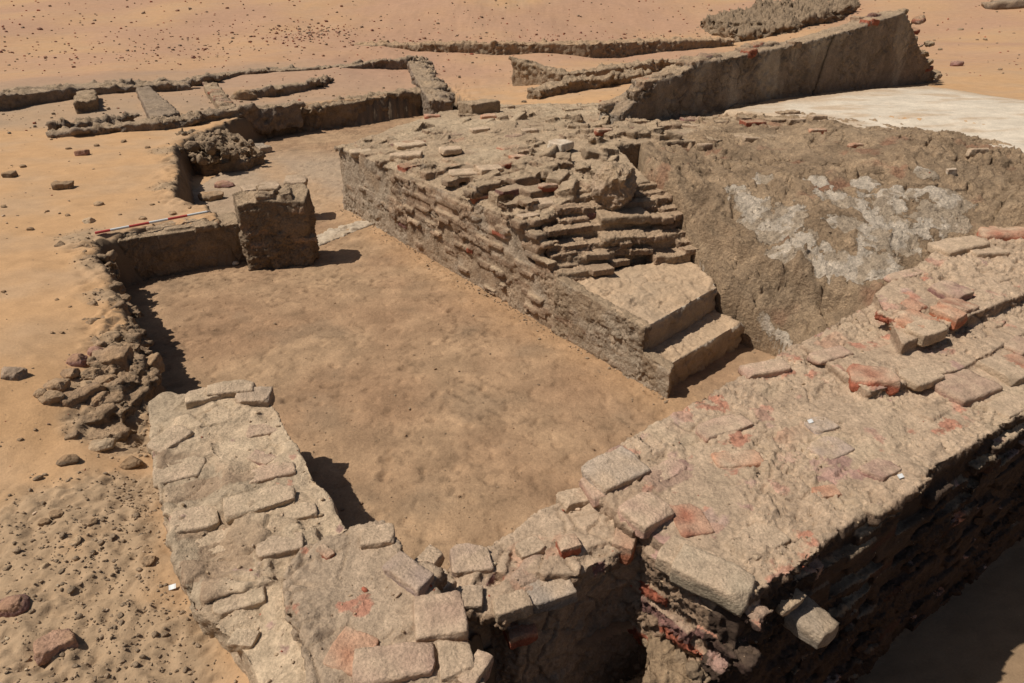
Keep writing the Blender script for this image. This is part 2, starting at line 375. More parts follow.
wob = np.exp(-(sdpoly(x, y, room)/.14)**2)*(y < 14); P[:, 0] += wob*(.05*fbm(P, 8, 3, 15.)+.02*fbm(P, 25, 2, 16.)); P[:, 1] += wob*.05*fbm(P, 8, 3, 17.)
em = earth_mask(x, y); nz = fbm(P0, 1.1, 4, 31.); nz2 = fbm(P0, .15, 3, 33.)
col = C_SAND[None]*(1-sstep(-.25, .35, nz)[:, None]*.7)+C_SAND2[None]*(sstep(-.25, .35, nz)[:, None]*.7)
col = col*(1-em[:, None]*.85)+np.array([.33, .23, .14])[None]*em[:, None]*.95
bd = sstep(-.5, .5, sdpoly(x, y, band)+.6*fbm(P0, .8, 3, 35.))*(.55+.45*sstep(-.2, .3, fbm(P0, .6, 3, 36.)))
bd = np.clip(bd*1.25, 0, 1); col = col*(1-bd[:, None]*.85)+np.array([.33, .235, .155])[None]*bd[:, None]*.85
farm = sstep(13, 22, y)*.85*sstep(-.5, .2, nz2); col = col*(1-farm[:, None])+np.array([.40, .235, .15])[None]*farm[:, None]
# exposed mud where the banks are cut; pit soil darkened as painted shade
gx = np.gradient(z.reshape(X.shape), axis=1)/np.gradient(xs)[None]; gy = np.gradient(z.reshape(X.shape), axis=0)/np.gradient(ys)[:, None]
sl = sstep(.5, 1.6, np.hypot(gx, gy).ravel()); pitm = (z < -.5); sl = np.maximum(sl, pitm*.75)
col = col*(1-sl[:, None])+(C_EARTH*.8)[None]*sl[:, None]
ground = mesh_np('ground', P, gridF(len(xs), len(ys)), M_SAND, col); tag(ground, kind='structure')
# ---------------------------------------------------------------- clay floor of the room
fx = np.r_[np.arange(-5.0, -3.8, .03), np.arange(-3.8, 1.9, .016), np.arange(1.9, 2.6, .03)]; fy = np.r_[np.arange(2.2, 8.0, .016), np.arange(8.0, 17.0, .035)]; X, Y = np.meshgrid(fx, fy); x = X.ravel(); y = Y.ravel()
inside = sdpoly(x, y, room) > -.12
P0 = np.stack([x, y, 0*x], 1)
z = .012*fbm(P0, 1.5, 3, 41.)+.007*fbm(P0, 6, 4, 42.)+.006
foot = fbm(P0, 9, 3, 43.); z = z-.014*sstep(.12, .35, foot)
n1 = sstep(-.35, .35, fbm(P0, .8, 4, 44.)); n2 = fbm(P0, 3.5, 4, 45.)
c = C_FLOOR[None]*(1-n1[:, None])+np.array([.375, .243, .14])[None]*n1[:, None]; c = c*(1+.45*n2[:, None]); n3 = sstep(.1, .4, fbm(P0, 1.7, 4, 48.)); c = c*(1-.35*n3[:, None])+C_EARTH[None]*.35*n3[:, None]
scr = fbm(np.stack([(x*.6+y*.8)*2.2, (x*.8-y*.6)*11, 0*x], 1), 1., 4, 51.); z = z+.006*scr*sstep(-.1, .3, fbm(P0, .9, 2, 52.)); d1_, d2_, wi_ = worley(P0+.05*fbm(P0, 5, 2, 53.)[:, None], 3.2, 54.); pr_ = (1-sstep(.06, .20, d1_))*(((wi_ >> 5) & 7) < 3); z = z-.016*pr_+.006*np.exp(-((d1_-.22)/.05)**2)*(((wi_ >> 5) & 7) < 3)
fr_ = sstep(.05, .3, fbm(P0, 14, 3, 49.))*sstep(-.1, .25, fbm(P0, 1.1, 3, 50.)); c = c*(1-.3*fr_[:, None]); z = z-.006*fr_
lt = sstep(8.2, 10, y+.8*fbm(P0, 1, 3, 46.))*sstep(13.6, 12, y); c = c*(1-.5*lt[:, None])+np.array([.42, .33, .235])[None]*.5*lt[:, None]
# orange clean sand swept along the platform foot
pA = W2(345, 212, 0); pB = W2(672, 402, 0); e = (pB-pA)/np.linalg.norm(pB-pA); dist = np.abs((x-pA[0])*e[1]-(y-pA[1])*e[0])
os_ = (1-sstep(.02, .5, dist+.25*fbm(P0, 3, 3, 47.)))*.45; c = c*(1-os_[:, None])+np.array([.44, .26, .13])[None]*os_[:, None]
V, F, c = compact(np.stack([x, y, z], 1), gridF(len(fx), len(fy), inside), c)
floor = mesh_np('floor', V, F, M_FLOOR, c); tag(floor, kind='structure')
# ================================================================ WALL TOOLS
def ucol(lo=.85, hi=1.15): return random.uniform(lo, hi)
def pick_brick(pred=.3):
    r = random.random()
    if r < pred*.6: return C_RED*ucol()
    if r < pred: return C_PURP*ucol()
    return (C_MUD*random.uniform(.9, 1.1)+np.array([.02, 0, 0]))*ucol()
def course_face(s, p0, p1, z0, z1, out, prob=.8, L=.24, H=.055, gap=.012, prot=.02, zfun=None, pred=.15, region=None):
    """brick courses standing slightly proud of a vertical face p0->p1; out = outward normal"""
    p0 = np.array(p0); p1 = np.array(p1); T = np.linalg.norm(p1-p0); e = (p1-p0)/T; out = np.array(out)
    z = z0; row = 0
    while z+H < z1:
        t = -random.uniform(0, L)
        while t < T:
            l = L*random.choice((1, 1, .5, .95, .9))
            mid = t+l/2
            if 0.02 < mid < T-.02 and random.random() < prob and (zfun is None or z+H < zfun(mid)) and (region is None or region(mid, z)):
                pr = prot*random.uniform(-.1, 1)
                c = p0+e*mid+out*(pr-.06+.0)
                s.brick((c[0], c[1], z+H/2+random.uniform(-.003, .003)), e, (l/2-gap/2, .06, H/2), pick_brick(pred), (random.uniform(-.05, .05), random.uniform(-.03, .03)))
            t += l+.004
        z += H+gap; row += 1
def top_bricks(s, poly, ztop, prob=.7, L=.26, Wd=.13, H=.06, jit=.012, pred=.2, angle=0, gap=.012, inset=.02):
    """bricks bedded in the top of a wall, laid along DB"""
    poly = np.asarray(poly); ca, sa = math.cos(angle), math.sin(angle)
    a = np.array([DB[0]*ca-DB[1]*sa, DB[0]*sa+DB[1]*ca]); b = np.array([-a[1], a[0]]); o = poly.mean(0)
    q = (poly-o) @ np.stack([a, b], 1); lo = q.min(0); hi = q.max(0)
    v = lo[1]
    while v < hi[1]:
        u = lo[0]-random.uniform(0, L)
        while u < hi[0]:
            l = L*random.choice((1, 1, 1, .55))
            c = o+a*(u+l/2)+b*(v+Wd/2)
            if random.random() < prob and sdpoly(np.array([c[0]]), np.array([c[1]]), poly)[0] > inset:
                zt = ztop(c[0], c[1]) if callable(ztop) else ztop
                s.brick((c[0], c[1], zt-H/2+random.uniform(-jit, jit)), a+np.random.normal(size=2)*.03, (l/2-gap/2, Wd/2-gap/2, H/2), pick_brick(pred), (random.uniform(-.05, .05), random.uniform(-.05, .05)))
            u += l+.002
        v += Wd+.002
np.random.seed(3)
# ================================================================ PLATFORM (thick brick wall right of the room)
PA = W2(345, 209, 0); PB = W2(672, 401, 0); PE = (PB-PA)/np.linalg.norm(PB-PA); PO = np.array([PE[1], -PE[0]])   # PO: towards the room
if PO[0] > 0: PO = -PO
PI = -PO
LEN = np.linalg.norm(PB-PA)
sP = np.dot(W2(557, 331, 0)-PA, PE); P1 = PA+PE*sP
R0 = W2(693, 264, .5); PR = (R0-P1)/np.linalg.norm(R0-P1); PN = np.array([-PR[1], PR[0]]); RL = np.linalg.norm(R0-P1)   # broken brick steps: along PR, climbing along PN
plat_poly = [PA, P1-PE*.44, P1+PN*.50+PR*.12, P1+PN*.66+PR*.34, P1+PN*.84+PR*1.35, P1+PI*2.2-PE*1.6, (4.3, 8.6), (4.4, 10.9), (2.4, 12.2), (.4, 12.9), (-1.25, 12.1)]
plat_z = [.88, .93, .94, 1.04, 1.10, 1.18, 1.22, 1.16, 1.0, .92, .90]
PT = TPS([(p[0], p[1], q) for p, q in zip(plat_poly, plat_z)]+[(*(PA+PE*2+PI*.1), .93), (*(PA+PE*2+PI*1.2), .98)], .01)
ptop = lambda a, b: float(PT(np.array([a]), np.array([b]))[0])
def plat_col(V, N, col, hit):
    s = (V[:, :2]-PA) @ PE; side = (N[:, 2] < .5); z = V[:, 2]
    pl = sstep(-.05, .25, fbm(V, 2.2, 3, 61.)+.35*(1-sstep(.8, 2.3, s))-.12*hit)*side*1
    face = (np.abs((V[:, :2]-PA) @ PO) < .12)
    pc = np.array([.41, .325, .235])[None]*(1+.5*fbm(V, 7, 3, 62.))[:, None]
    k = (pl*face*.65)[:, None]; col = col*(1-k)+pc*k
    pale = sstep(.05, .3, fbm(V, 1.3, 3, 63.)+.25*(1-sstep(0, 2.5, s))-.1)*(N[:, 2] > .5)*.6
    return col*(1-pale[:, None])+C_PALE[None]*pale[:, None]
s = Solid(); s.prism(plat_poly, plat_z, -.15); s.prism([P1-PE*1.5, P1, P1+PI*.2, P1-PE*1.5+PI*.3], [.72, .54, .54, .72], -.15)
zf = lambda t: min(.84+.02*t, .56+.85*(sP+.02-t))
course_face(s, PA, P1, .02, 1.0, PO, .88, .25, .050, .017, .050, zf, .03, lambda t, z: t > 1.5+random.uniform(-.3, .3) and (z > .36+.05*t-.2 or random.random() < .25) and abs(t-4.1) > .12)
course_face(s, PA, P1, .02, .5, PO, .12, .25, .052, .014, .018, zf, .02)
E0 = P1-PE*.0
course_face(s, P1-PE*.42, P1+PN*.62+PR*.34, .7, .98, -PN, .9, .24, .056, .014, .05, None, .05)
front = [PA-PE*0, P1-PE*.44, P1+PN*.50+PR*.12, P1+PN*.66+PR*.34, P1+PI*1.2-PE*1.2, P1+PI*1.6-PE*2.2, PA+PI*2.2+PE*1.2, PA+PI*2.0]
top_bricks(s, front, lambda a, b: ptop(a, b)+.035, .66, .30, .17, .07, .030, .10, angle=R(3), inset=.05)
top_bricks(s, front, lambda a, b: ptop(a, b)+.075, .26, .30, .17, .06, .018, .22, angle=R(3), inset=.12)
back = [PA+PI*2.0, PA+PI*2.2+PE*1.2, P1+PI*1.6-PE*2.2, P1+PI*2.2-PE*1.9, (4.0, 8.9), (4.1, 10.8), (2.2, 12.0), (.3, 12.7), (-1.0, 11.9)]
top_bricks(s, back, lambda a, b: ptop(a, b)+.04, .34, .32, .20, .09, .03, .12, angle=R(-20), inset=.10)
# rubble lumps bedded in the surface
for k in range(160):
    u = random.random(); v = random.random(); c = PA+PI*(.15+3.2*v)+PE*(-.2+4.6*u)
    if sdpoly(np.array([c[0]]), np.array([c[1]]), plat_poly)[0] > .1:
        r = random.uniform(.03, .09); a = random.uniform(0, 3.14)
        s.brick((c[0], c[1], ptop(*c)+random.uniform(-.01, .06)), (math.cos(a), math.sin(a)), (r*1.5, r, r*.6), C_MUD*ucol(), (random.uniform(-.4, .4), random.uniform(-.4, .4)))
platform = s.build('mudbrick_platform', M_MUD, np.array([.36, .255, .165]), .0135, (.030, .014, .006), parent=None, colf=plat_col, seed=1., dust=.75, dustcol=np.array([.47, .34, .215]), cracks=.02, smooth_it=1)
tag(platform, 'long thick wall with exposed brick courses along its side and a broken top', 'ruined wall')
# stub of fallen wall on the platform
# ================================================================ STAIRCASE
SB = (W2(742, 322, .26)-W2(669, 365, .26)); SB /= np.linalg.norm(SB); SA = np.array([-SB[1], SB[0]])
stair = empty('staircase', (1.4, 4.8, 0)); tag(stair, 'flight of worn steps, two clean plastered treads at the foot and broken brick ones above', 'stairs')
def quadprism(s, pts, zt, zb): s.prism(pts, zt, zb)
a0 = W2(669, 365, .26); a1 = W2(744, 321, .26); b0 = W2(646, 327, .50); b1 = W2(719, 286, .50)
back0 = P1+PN*.1; back1 = R0+PN*.1+PR*.02
def stepcol(V, N, col, hit):
    face = (N[:, 2] < .5); up = ~face
    e = np.where(face, sstep(-.2, .3, fbm(V, 5, 3, 71.))*.5, 0)[:, None]
    col = col*(1-e)+np.array([.36, .27, .18])[None]*e
    ed = np.exp(-(((V[:, 2]-V[:, 2].max()+.02))/.035)**2)*face*(.5+.9*sstep(-.2, .2, fbm(V, 4, 2, 76.)))
    return col*(1-.6*ed[:, None])+C_PLAS[None]*.6*ed[:, None]
dustst = np.array([.46, .32, .20])
s = Solid(); quadprism(s, [a0, a1, b1+SA*.10, b0+SA*.10], .26, -.1)
s.build('step', M_FLOOR, np.array([.37, .275, .185]), .010, (.026, .022, .003), cracks=.014, wf=6., parent=stair, colf=stepcol, seed=5., dust=.95, dustcol=dustst, smooth_it=3)
s = Solid(); quadprism(s, [b0, b1, back1, back0, P1], [.50, .50, .51, .52, .51], -.1)
s.build('step', M_FLOOR, np.array([.37, .275, .185]), .010, (.026, .022, .003), cracks=.014, wf=6., parent=stair, colf=stepcol, seed=6., dust=.95, dustcol=dustst, smooth_it=3)
# side wall of the stair towards the room, with patches of old plaster
s = Solid(); w0 = P1-PO*.0
s.prism([P1+PO*.015, PA+PE*(np.dot(b0-PA, PE)+.02)+PO*.02, b0+PI*.07-PE*.01, P1+PI*.13], [.56, .50, .49, .54], -.1)
s.prism([PA+PE*np.dot(b0-PA, PE)+PO*.02, PA+PE*(LEN-.03)+PO*.02, a0+PI*.06, b0+PI*.07], [.30, .26, .25, .28], -.1)
course_face(s, P1, PA+PE*(LEN-.05), .02, .52, PO, .5, .24, .052, .014, .025, lambda t: .48-.12*t, .1)
def sidecol(V, N, col, hit):
    k = (sstep(.0, .15, fbm(V, 2.2, 4, 72.)+.0)*(N[:, 2] < .5)*.6)[:, None]
    return col*(1-k)+np.array([.42, .33, .235])[None]*k
s.build('side_wall', M_MUD, C_MUD, .012, (.03, .018, .008), parent=stair, colf=sidecol, seed=7., cracks=.012, smooth_it=1)
def broken_row(v, z, lo, hi, seed, prob=.85, slab=None):
    s = Solid(); rs = random.Random(seed); base = P1+PI*.05-PE*0
    O = P1
    s.prism([O+PR*(lo+.01)+PN*(v+.03), O+PR*(lo*.5+hi*.5)+PN*(v-.01), O+PR*hi+PN*(v+.02), O+PR*(hi-.03)+PN*(v+.42), O+PR*(lo+.015)+PN*(v+.4)], z-.022, z-.36)
    for course in (0, 1):
        u = lo
        while u < hi:
            l = rs.choice((.14, .24, .28, .32)); dep = rs.choice((.15, .20, .26))
            if rs.random() < prob:
                c = O+PR*(u+l/2)+PN*(v+dep/2+rs.uniform(-.09, .07)-course*.03)
                s.brick((c[0], c[1], z-.035-.085*course+rs.uniform(-.018, .018)), PR+np.array([rs.uniform(-.1, .1), rs.uniform(-.1, .1)]), (l/2-.009, dep/2, .033), pick_brick(.08), (rs.uniform(-.08, .08), rs.uniform(-.08, .08)))
            u += l
    if slab:
        u, l, dep, dz = slab; c = O+PR*u+PN*(v+dep/2-.05)
        s.brick((c[0], c[1], z+dz), PR+np.array([.1, -.1]), (l/2, dep/2, .035), C_MUD*1.15, (.04, .02))
    return s.build('broken_step', M_MUD, C_MUD*1.3, .011, (.022, .012, .005), parent=stair, seed=seed*1.3, dust=.8, dustcol=dustst, cracks=.012, smooth_it=1)
for k_, (v_, z_, lo_, hi_, pr_, sl_) in enumerate([(.00, .60, .0, .42, .95, None), (.02, .62, 1.02, RL, .9, None), (.13, .69, .0, .66, .95, (.46, .24, .2, -.03)), (.22, .76, .0, RL, .85, (.78, .44, .26, .0)), (.38, .88, .0, RL, .9, (.86, .50, .30, .02)), (.56, 1.01, .2, RL+.05, .9, None), (.76, 1.11, .3, RL+.1, .85, None)]):
    broken_row(v_, z_, lo_, hi_, 11+k_, pr_, sl_)
# ================================================================ ERODED PLASTERED BANK right of the stairs
bp = [(795, 352, .28), (765, 356, .0), (748, 320, .36), (722, 284, .60), (700, 258, .86), (676, 226, 1.02), (655, 198, 1.14), (640, 165, 1.22), (650, 130, 1.16), (740, 108, 1.20), (840, 104, 1.24), (1024, 148, 1.34), (1150, 190, 1.36)]
bctl = [W(*q) for q in [(797, 352, .15), (770, 347, .10), (752, 322, .26), (726, 290, .48), (704, 267, .54), (648, 148, 1.17), (645, 130, 1.12), (700, 114, 1.14), (780, 110, 1.16), (835, 114, 1.18), (868, 126, 1.18), (930, 134, 1.15), (1024, 158, 1.2), (1150, 195, 1.2),
        (870, 312, .52), (930, 266, .72), (1024, 236, .86), (1150, 218, .9),
        (850, 138, 1.29), (880, 143, 1.32), (940, 152, 1.30), (1024, 182, 1.28), (1100, 200, 1.28), (740, 132, 1.2), (800, 132, 1.24),
        (785, 310, .38), (820, 300, .48), (750, 280, .55), (745, 250, .70), (790, 258, .70), (840, 275, .64), (725, 215, .92), (780, 212, .96), (840, 222, .93), (900, 233, .87), (710, 175, 1.06), (760, 170, 1.12), (820, 165, 1.18), (880, 172, 1.19), (950, 190, 1.13), (1010, 208, 1.02)]]
bctl += [np.array([*(R0+PN*v_+PR*.04), z_]) for v_, z_ in ((.3, .80), (.6, 1.03), (.9, 1.14))]
BT = TPS(bctl, .004)
bpoly = [q[:2] for q in (W(800, 362, .1), W(768, 350, .05), W(742, 320, .25), W(719, 287, .49), W(696, 265, .52), np.array([*(R0+PN*.3), .8]), np.array([*(R0+PN*.6), 1.03]), np.array([*(R0+PN*.95-PR*.1), 1.1]), W(636, 130, 1.12), W(700, 110, 1.12), W(790, 102, 1.14), W(880, 118, 1.18), W(1024, 150, 1.18), W(1200, 185, 1.2))]+[(9, 8.5), (9, 6), W2(1200, 240, .8), W2(1024, 262, .8), W2(930, 300, .7), W2(870, 345, .5)]
bx = np.arange(.6, 9, .016); by = np.arange(3.6, 12.5, .016); X, Y = np.meshgrid(bx, by); x = X.ravel(); y = Y.ravel()
P0 = np.stack([x, y, 0*x], 1); sd = sdpoly(x, y, bpoly)+.03*fbm(P0, 5, 3, 79.); m = sd > -.06; z = np.full_like(x, 1.0); z[m] = BT(x[m], y[m]); z = np.clip(z, .05, 1.6)
z = z-(1-sstep(-.02, .045, sd))*1.2
V, F, sdm = compact(np.stack([x, y, z], 1), gridF(len(bx), len(by), m), sd)
# strata running parallel with the flight of steps
a_ = V[:, :2] @ DA; b_ = V[:, :2] @ np.array([DA[1], -DA[0]])
Q = np.stack([a_*.5, b_*2.2+V[:, 2]*2.5, V[:, 2]*3.0], 1)
low = 1-sstep(.8, 1.05, V[:, 2])
tmpb = BVHTree.FromPolygons(V.tolist(), F.tolist())
pm = np.zeros(len(V))
for px, py, r in [(748, 208, .14), (772, 240, .14), (790, 222, .16), (835, 200, .14), (858, 205, .14), (890, 205, .18), (850, 275, .22), (822, 268, .16), (880, 270, .15), (900, 232, .2), (930, 215, .2), (945, 198, .18), (905, 250, .18), (840, 228, .16), (870, 240, .16), (800, 245, .12), (925, 173, .10), (960, 205, .12), (735, 195, .14), (760, 225, .16), (815, 185, .12), (865, 185, .13), (910, 195, .14), (785, 262, .14), (955, 225, .14), (880, 220, .15), (760, 185, .10)]:
    h = hit_z([tmpb], px, py)
    if h: pm = np.maximum(pm, 1-sstep(.3, 1.9, np.linalg.norm(V-np.array(h[0]), axis=1)/r+.9*fbm(V, 4.5, 3, 94.)))
h0 = hit_z([tmpb], 700, 268); h1 = hit_z([tmpb], 788, 345)
if h0 and h1:
    A3 = np.array(h0[0]); B3 = np.array(h1[0]); E3 = B3-A3; t = np.clip(((V-A3) @ E3)/(E3 @ E3), 0, 1); dl = np.linalg.norm(V-A3-t[:, None]*E3, axis=1)
    pm = np.maximum(pm, (1-sstep(.03, .11, dl+.04*fbm(V, 6, 3, 95.)))*.8)
pm = pm*(.8+.35*sstep(-.2, .2, fbm(V, 3.5, 2, 99.))); edge = sstep(.35, .6, pm)
cl_ = [hit_z([tmpb], *q) for q in ((672, 222), (705, 240), (745, 262), (785, 284), (830, 302))]
if all(cl_):
    cp = [np.array(h[0])[:2] for h in cl_]; sg = np.full(len(V), 9.0)
    for a, b in zip(cp[:-1], cp[1:]):
        e = b-a; Le = np.linalg.norm(e); e = e/Le; q = V[:, :2]-a; t = np.clip(q @ e, 0, Le); dd_ = q-t[:, None]*e; dn = np.linalg.norm(dd_, axis=1); sgn = np.sign(e[0]*q[:, 1]-e[1]*q[:, 0])
        sg = np.where(dn < np.abs(sg), dn*sgn, sg)
    sg = sg+.06*fbm(V, 4, 3, 77.)
    ledge = .13*sstep(-.015, .025, sg)*np.exp(-np.clip(sg, 0, 9)/.45)*(sg < 2)
else: ledge = 0
hh = V[:, 2]*13+2.2*fbm(V, 1.3, 3, 75.)+.5*fbm(V, 6, 2, 74.); fr2 = hh-np.floor(hh); terr = .045*(sstep(.0, .22, fr2)-fr2)*sstep(-.25, .15, fbm(V, 1.8, 2, 73.))
G_ = np.array([-.28, .96]); ga = V[:, :2] @ G_; gb = V[:, :2] @ np.array([.96, .28])
Q2 = np.stack([ga*.55+.15*fbm(V, 2, 2, 70.), gb*1.5+.12*fbm(V, 2.5, 2, 71.), V[:, 2]*.6], 1)
rough_ = sstep(-.3, .3, fbm(V, 1.1, 3, 72.))
dz = ledge+terr*.8+.10*fbm(V, 1.2, 3, 81.)+.050*fbm(Q2, 3.2, 4, 82., ridge=True)*(.4+rough_)+low*.05*fbm(Q, 3.0, 3, 83., ridge=True)-.022*fbm(Q2, 10, 4, 84., ridge=True)*(.4+rough_)+.012*fbm(V, 24, 2, 69.)*rough_
d1, d2, _ = worley(V+.09*np.stack([fbm(V, 5, 3, 1.), fbm(V, 5, 3, 2.), 0*V[:, 0]], 1), 2.0, 85.); cr = (1-sstep(0, .055, d2-d1))*sstep(-.1, .2, fbm(V, 1.2, 2, 86.))
d1b, d2b, wib = worley(V+.03*np.stack([fbm(V, 12, 2, 1.), fbm(V, 12, 2, 2.), 0*V[:, 0]], 1), 6., 87.); crb = (1-sstep(0, .12, d2b-d1b))*sstep(-.05, .2, fbm(V, 2, 2, 88.))
fac = .022*(((wib >> 8) & 255)/255.-.5)*sstep(0, .10, d2b-d1b)*sstep(-.2, .2, fbm(V, 1.5, 2, 78.))
V[:, 2] += ((dz-.11*cr-.05*crb)*(1-.5*edge)+fac*(1-.5*edge)+edge*.014)*sstep(-.02, .1, sdm)
V[:, 0] += .025*fbm(V, 6, 3, 89.)*(1-.5*edge); V[:, 1] -= .04*fbm(V, 5, 3, 90.)*(1-.5*edge)
col = np.array([.38, .262, .16])[None]*(1+.8*fbm(V, 2.8, 5, 91.))[:, None]
rd = sstep(.22, .4, fbm(V, 2.2, 3, 92.)); col = col*(1-.35*rd[:, None])+C_RED[None]*.35*rd[:, None]
dd = sstep(.0, .4, fbm(V, 1.3, 3, 93.))*.5; col = col*(1-dd[:, None])+C_DUST[None]*dd[:, None]
pcv = np.where((fbm(V, 5, 3, 97.) > .0)[:, None], np.array([.60, .49, .37])[None], np.array([.45, .345, .24])[None])*(1+.3*fbm(V, 12, 2, 98.))[:, None]
loc = (2.5, 5.5, .3)
bank = mesh_np('plastered_bank', V, F, M_BANK, col, loc=loc); setmask(bank.data, pm, pcv); tag(bank, 'eroded mud face with cracked white plaster patches right of the steps', 'ruined wall')
# ---------------------------------------------------------------- white plaster floor beyond
wpoly = [W2(720, 112, 1.2), W2(770, 104, 1.2), W2(925, 87, 1.2), W2(1024, 106, 1.2), (13.5, 14), (13, 9.5), W2(1100, 168, 1.25), W2(1024, 158, 1.25), W2(866, 133, 1.25), W2(800, 118, 1.22)]
wx = np.arange(2.0, 14.5, .05); wy = np.arange(5.5, 17.5, .05); X, Y = np.meshgrid(wx, wy); x = X.ravel(); y = Y.ravel(); P0 = np.stack([x, y, 0*x], 1)
ws = sdpoly(x, y, wpoly)+.15*fbm(P0, 1.2, 3, 101.); m = ws > -.05
z = np.maximum(GT(x, y), 1.18)+.045+.01*fbm(P0, 2, 3, 102.)-(1-sstep(-.04, .06, ws))*.25
pc = C_PLAS[None]*1.0*(1+.25*fbm(P0, 1.5, 4, 103.))[:, None]; k = np.maximum(sstep(.0, .3, fbm(P0*np.array([1, 2.5, 1]), 1.1, 4, 104.))*.7, (1-sstep(0, .7, ws+.5*fbm(P0, 2, 3, 105.)))*.85)[:, None]; pc = pc*(1-k)+np.array([.44, .31, .195])[None]*k
V, F, pc = compact(np.stack([x, y, z], 1), gridF(len(wx), len(wy), m), pc)
o = mesh_np('plaster_floor', V, F, M_PLASTER, pc); tag(o, kind='structure')
# ================================================================ NEAR WALL (thick, foreground right)
nq = [(640, 527, .60), (700, 568, .60), (746, 600, .60), (830, 538, .60), (900, 488, .60), (960, 452, .60), (1024, 412, .60), (1150, 335, .62), (1330, 240, .7), (1250, 180, .92), (1024, 226, .90), (930, 256, .84), (868, 305, .70), (748, 372, .60), (668, 415, .58), (590, 460, .58), (584, 492, .56)]
nwp = [W2(*q) for q in nq]; nwz = [q[2] for q in nq]
layer2 = [W2(*q) for q in [(900, 352, .70), (1000, 308, .72), (1150, 255, .74), (1250, 185, .9), (1024, 232, .86), (930, 260, .8), (872, 300, .70)]]
layer1 = [W2(*q) for q in [(868, 395, .64), (960, 372, .64), (1024, 335, .64), (1150, 285, .66), (1200, 200, .8), (1000, 250, .74), (880, 300, .66), (800, 350, .62)]]
s = Solid(); s.prism(nwp, nwz, -1.05); s.prism(layer1, .665, .3); s.prism(layer2, [.76, .77, .78, .93, .91, .86, .76], .3)
NT = TPS([(p[0], p[1], q) for p, q in zip(nwp, nwz)]+[(*W2(800, 450, .6), .6)], .02)
ntop = lambda a, b: min(.62, float(NT(np.array([a]), np.array([b]))[0]))
top_bricks(s, [W2(*q) for q in [(640, 527, .6), (746, 598, .6), (1024, 410, .6), (1150, 335, .6), (1150, 290, .6), (870, 400, .6), (748, 375, .6), (590, 465, .6)]], lambda a, b: ntop(a, b)+.008, .30, .26, .14, .06, .008, .12, angle=R(0), inset=.02)
top_bricks(s, layer1, .668, .35, .28, .15, .06, .010, .3, angle=0, inset=.03)
top_bricks(s, layer2, .785, .3, .28, .15, .06, .012, .3, angle=0, inset=.06)
outn = np.array([.546, -.838])
course_face(s, nwp[2], nwp[7], -1.0, .56, outn, .6, .25, .055, .014, .016, None, .04)
endn = (nwp[2]-nwp[0]); endn = np.array([endn[1], -endn[0]])/np.linalg.norm(endn)
if endn[0] > 0: endn = -endn
course_face(s, nwp[0], nwp[2], -.9, .57, endn, .8, .30, .06, .016, .05, None, .3)
def nearcol(V, N, col, hit):
    side = N[:, 2] < .4
    o_ = (((V[:, :2]-nwp[2]) @ outn) > -.12)*np.where(V[:, 2] < .50, 1, side)*(.92-.4*sstep(.50, .6, V[:, 2])); col = col*(1-o_[:, None])+np.array([.06, .038, .027])[None]*o_[:, None]*(1+.4*fbm(V, 3, 3, 114.))[:, None]  # outer face coloured near-black: its shade is painted into the mud
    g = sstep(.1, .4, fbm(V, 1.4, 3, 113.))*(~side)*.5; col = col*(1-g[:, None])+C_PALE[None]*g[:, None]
    return col
def brickmask(off, bias=0.):
    def f(V, N):
        m = fbm(V, 4.2, 3, off)*1.25+.4*fbm(V, .9, 2, off+1)+bias-.35*(N[:, 2] < .4)+.22; c2 = np.where((fbm(V, 1.9, 3, off+2) > -.05)[:, None], np.array([.49, .24, .155])[None], np.array([.42, .26, .20])[None])*(1+.4*fbm(V, 5, 3, off+3))[:, None]
        k = sstep(-.1, .25, fbm(V, 3.5, 3, off+4))[:, None]*.55; return m, c2*(1-k)+np.array([.52, .37, .27])[None]*k
    return f
C_TOP = np.array([.54, .39, .26])
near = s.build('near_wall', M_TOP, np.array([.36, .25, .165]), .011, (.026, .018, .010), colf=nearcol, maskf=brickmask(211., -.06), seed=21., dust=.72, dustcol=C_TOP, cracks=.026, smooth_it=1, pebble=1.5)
near.name = 'thick_wall'; tag(near, 'thickest foreground wall, red and purple bricks in its dusty top', 'ruined wall')
# ---------------------------------------------------------------- low link wall at the corner
lq = [(425, 590, .5), (452, 570, .5), (500, 536, .5), (560, 500, .52), (600, 488, .54), (660, 500, .56), (690, 540, .5), (628, 548, .52), (590, 566, .50), (560, 592, .48), (520, 612, .44), (490, 604, .40), (470, 618, .38), (440, 640, .36)]
s = Solid(); lp = [W2(*q) for q in lq]; s.prism(lp, [q[2] for q in lq], -.45)
for k in range(46):
    a = random.random(); b = random.random(); c = W2(455+160*a, 580-60*a+40*(b-.35)+8, .5); an = random.uniform(-.7, .7)
    s.brick((c[0], c[1], .49-.04*(1-a)+random.uniform(-.03, .02)), (math.cos(an+.5), math.sin(an+.5)), (random.uniform(.04, .12), random.uniform(.04, .08), .035), pick_brick(.3), (random.uniform(-.2, .2), random.uniform(-.2, .2)))
link = s.build('link_wall', M_TOP, np.array([.38, .27, .18]), .010, (.03, .022, .007), maskf=brickmask(221., -.12), dustcol=C_TOP*.96, seed=23., dust=.8, cracks=.02, smooth_it=1); tag(link, 'low narrow wall linking the two foreground walls above the dark hollow', 'ruined wall')
